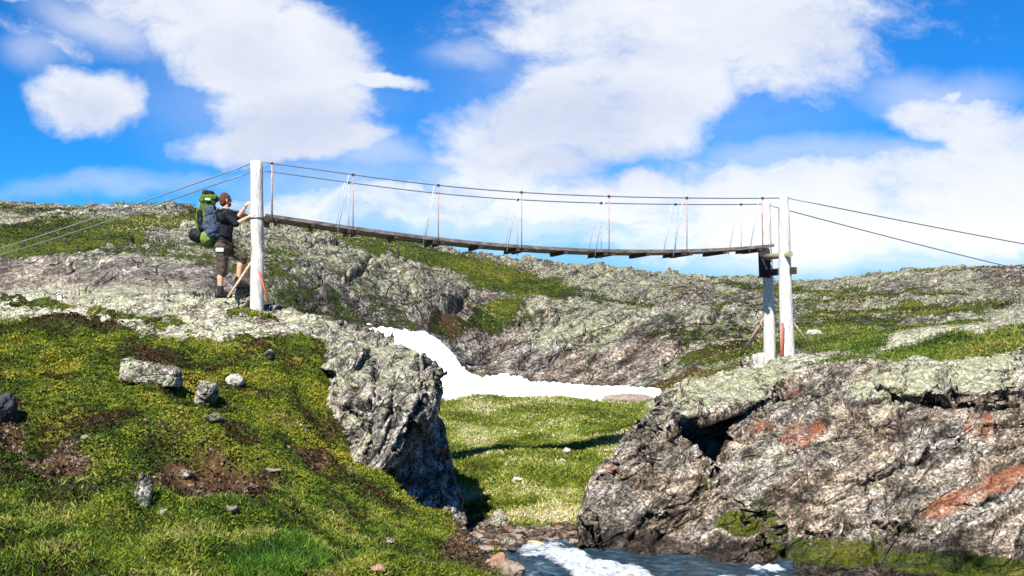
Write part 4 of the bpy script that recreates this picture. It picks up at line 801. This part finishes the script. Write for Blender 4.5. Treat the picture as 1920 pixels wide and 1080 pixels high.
def shell(name, pieces, mat, vs=.009, par=ps, sm=2, wr=0.006):
    bm = bmesh.new()
    for p in pieces: limb(bm, *p[:4], **(p[4] if len(p) > 4 else {}))
    me = voxel(bm, vs, sm)
    if wr: v = get_co(me); n = get_no(me); set_co(me, v+n*(fbm(v*14, 3)*wr)[:, None])
    return link(name, me, mat, par)
j = J
shell('shirt', [(j['pel']+Vector((0, 0, .0)), j['spn'], .142, .138), (j['spn'], j['chs'], .138, .152), (j['chs']+Vector((0, -.10, 0)), j['chs']+Vector((.02, .10, 0)), .12, .12), (j['chs'], j['nek']+Vector((0, 0, -.03)), .11, .075),
                (j['chs'], j['shN'], .10, .074), (j['shN'], j['elN'], .068, .056), (j['chs'], j['shF'], .10, .074), (j['shF'], j['elF'], .068, .056)], M_shirt)
kn_ = lambda h_, k_, a_: j[k_].lerp(j[a_], .12)
shell('shorts', [(j['pel'], j['pel']+Vector((0, 0, -.03)), .15, .15), (j['pel'], j['hpN'], .14, .118), (j['hpN'], j['knN'], .112, .084), (j['knN'], kn_(0, 'knN', 'anN'), .083, .080), (j['pel'], j['hpF'], .14, .118), (j['hpF'], j['knF'], .112, .085), (j['knF'], kn_(0, 'knF', 'anF'), .082, .076)], M_short, wr=.012)
pk = j['hpN'].lerp(j['knN'], .12)+Vector((0.0, -.112, 0)); bm = bmesh.new(); bar(bm, pk+Vector((-.065, 0, 0)), pk+Vector((.065, 0, 0)), .02, .065); bmesh.ops.bevel(bm, geom=bm.edges[:], offset=.006, segments=2, affect='EDGES'); obj('white_patch', bm, M_white, ps)
bm = bmesh.new(); ball(bm, j['hed']+Vector((0, 0, .012))-fwd*.014, (.084, .098, .114), qh); ball(bm, j['hed']-fwd*.045+Vector((0, 0, -.04)), (.07, .06, .07), qh)
me = voxel(bm, .008, 1); v = get_co(me); n = get_no(me); set_co(me, v+n*(fbm(v*30, 3)*.010)[:, None]); link('hair', me, M_hair, ps)
bm = bmesh.new(); ball(bm, j['hed']+fwd*.05+Vector((0, 0, -.075)), (.052, .048, .045), qh); link('beard', voxel(bm, .007, 1), M_hair, ps)
for s in (1, -1): bm = bmesh.new(); ball(bm, j['hed']+fwd*.086+side*.032*s+Vector((0, 0, .012)), (.011, .008, .008), qh); obj('eye', bm, M_black, ps)
for a_ in ('anN', 'anF'):
    a = j[a_]; shell('boot', [(a+Vector((0, 0, .06)), a+Vector((0, 0, -.03)), .056, .056), (a+Vector((0, 0, -.03)), a+fwd*.15+Vector((0, 0, -.06)), .055, .045), (a-fwd*.05+Vector((0, 0, -.08)), a+fwd*.17+Vector((0, 0, -.085)), .045, .042)], M_boot, wr=.003)
    shell('sock', [(a+Vector((0, 0, .055)), a+Vector((0, 0, .03)), .047, .05)], M_boot, wr=.002)
# the pack on his back
bc = H(390, 412, -.03); bp = empty('backpack', tuple(bc-Vector((0, 0, .45))), label='large green rucksack with grey-blue jacket strapped on, worn by the hiker', cat='backpack')
shell('pack_body', [(H(391, 448, 0), H(390, 385, 0), .155, .135, dict(sc_=(1, 1)))], M_green, .014, bp, 2, .02)
shell('pack_body_side', [(H(376, 440, -.04), H(376, 395, -.02), .085, .075)], M_green, .012, bp, 2, .02)
shell('top_lid', [(H(384, 374, -.04), H(401, 373, .06), .095, .085)], M_green, .012, bp, 2, .015)
shell('rolled_mat', [(H(385, 362, -.02), H(397, 364, .05), .055, .055)], M_black, .01, bp, 2, .01)
shell('jacket', [(H(393, 393, -.13), H(399, 434, -.12), .075, .10), (H(400, 400, -.12), H(407, 440, -.08), .06, .075), (H(385, 420, -.13), H(395, 440, -.13), .06, .07)], M_blue, .010, bp, 1, .022)
shell('side_pocket', [(H(375, 398, -.10), H(378, 428, -.11), .055, .06)], M_black, .01, bp, 2, .01)
shell('lower_pocket', [(H(368, 441, -.04), H(386, 447, -.02), .125, .12)], M_black, .012, bp, 2, .015)
shell('base', [(H(388, 446, -.06), H(393, 440, -.06), .13, .12)], M_lime, .012, bp, 2, .01)
bm = bmesh.new(); tube(bm, [H(379, 377, -.14), H(389, 378, -.145), H(403, 376, -.10), H(410, 376, .03)], .010, 6); obj('strap', bm, M_black, bp)
bm = bmesh.new(); tube(bm, [H(408, 395, -.1), H(420, 393, -.22), H(434, 402, -.2), H(436, 420, -.16), H(420, 440, -.17), H(404, 444, -.08)], .016, 6); obj('shoulder_strap', bm, M_black, bp)
bm = bmesh.new(); tube(bm, [H(404, 452, -.12), H(418, 454, -.16), H(430, 452, -.12)], .016, 6); obj('hip_belt', bm, M_black, bp)
bm = bmesh.new(); bar(bm, H(385, 373, -.145), H(394, 373.5, -.15), .02, .03); obj('buckle', bm, M_white, bp)
# ------------------------------------------------------------------ small marker on the far hill
Ym = find_Y(747, 486, 30); g = G(747, Ym)
mk_ = empty('marker_pole', tuple(g), label='thin dark wooden marker pole on the hillside below the bridge deck', cat='pole')
bm = bmesh.new(); tube(bm, [g-Vector((0, 0, .2)), g+Vector((.02, 0, .45)), g+Vector((0, 0, .85))], [.05, .045, .035], 8); obj('pole', bm, M_joist, mk_)
bm = bmesh.new(); bar(bm, g+Vector((-.14, 0, .72)), g+Vector((.10, 0, .92)), .05, .07); obj('arm', bm, M_joist, mk_)
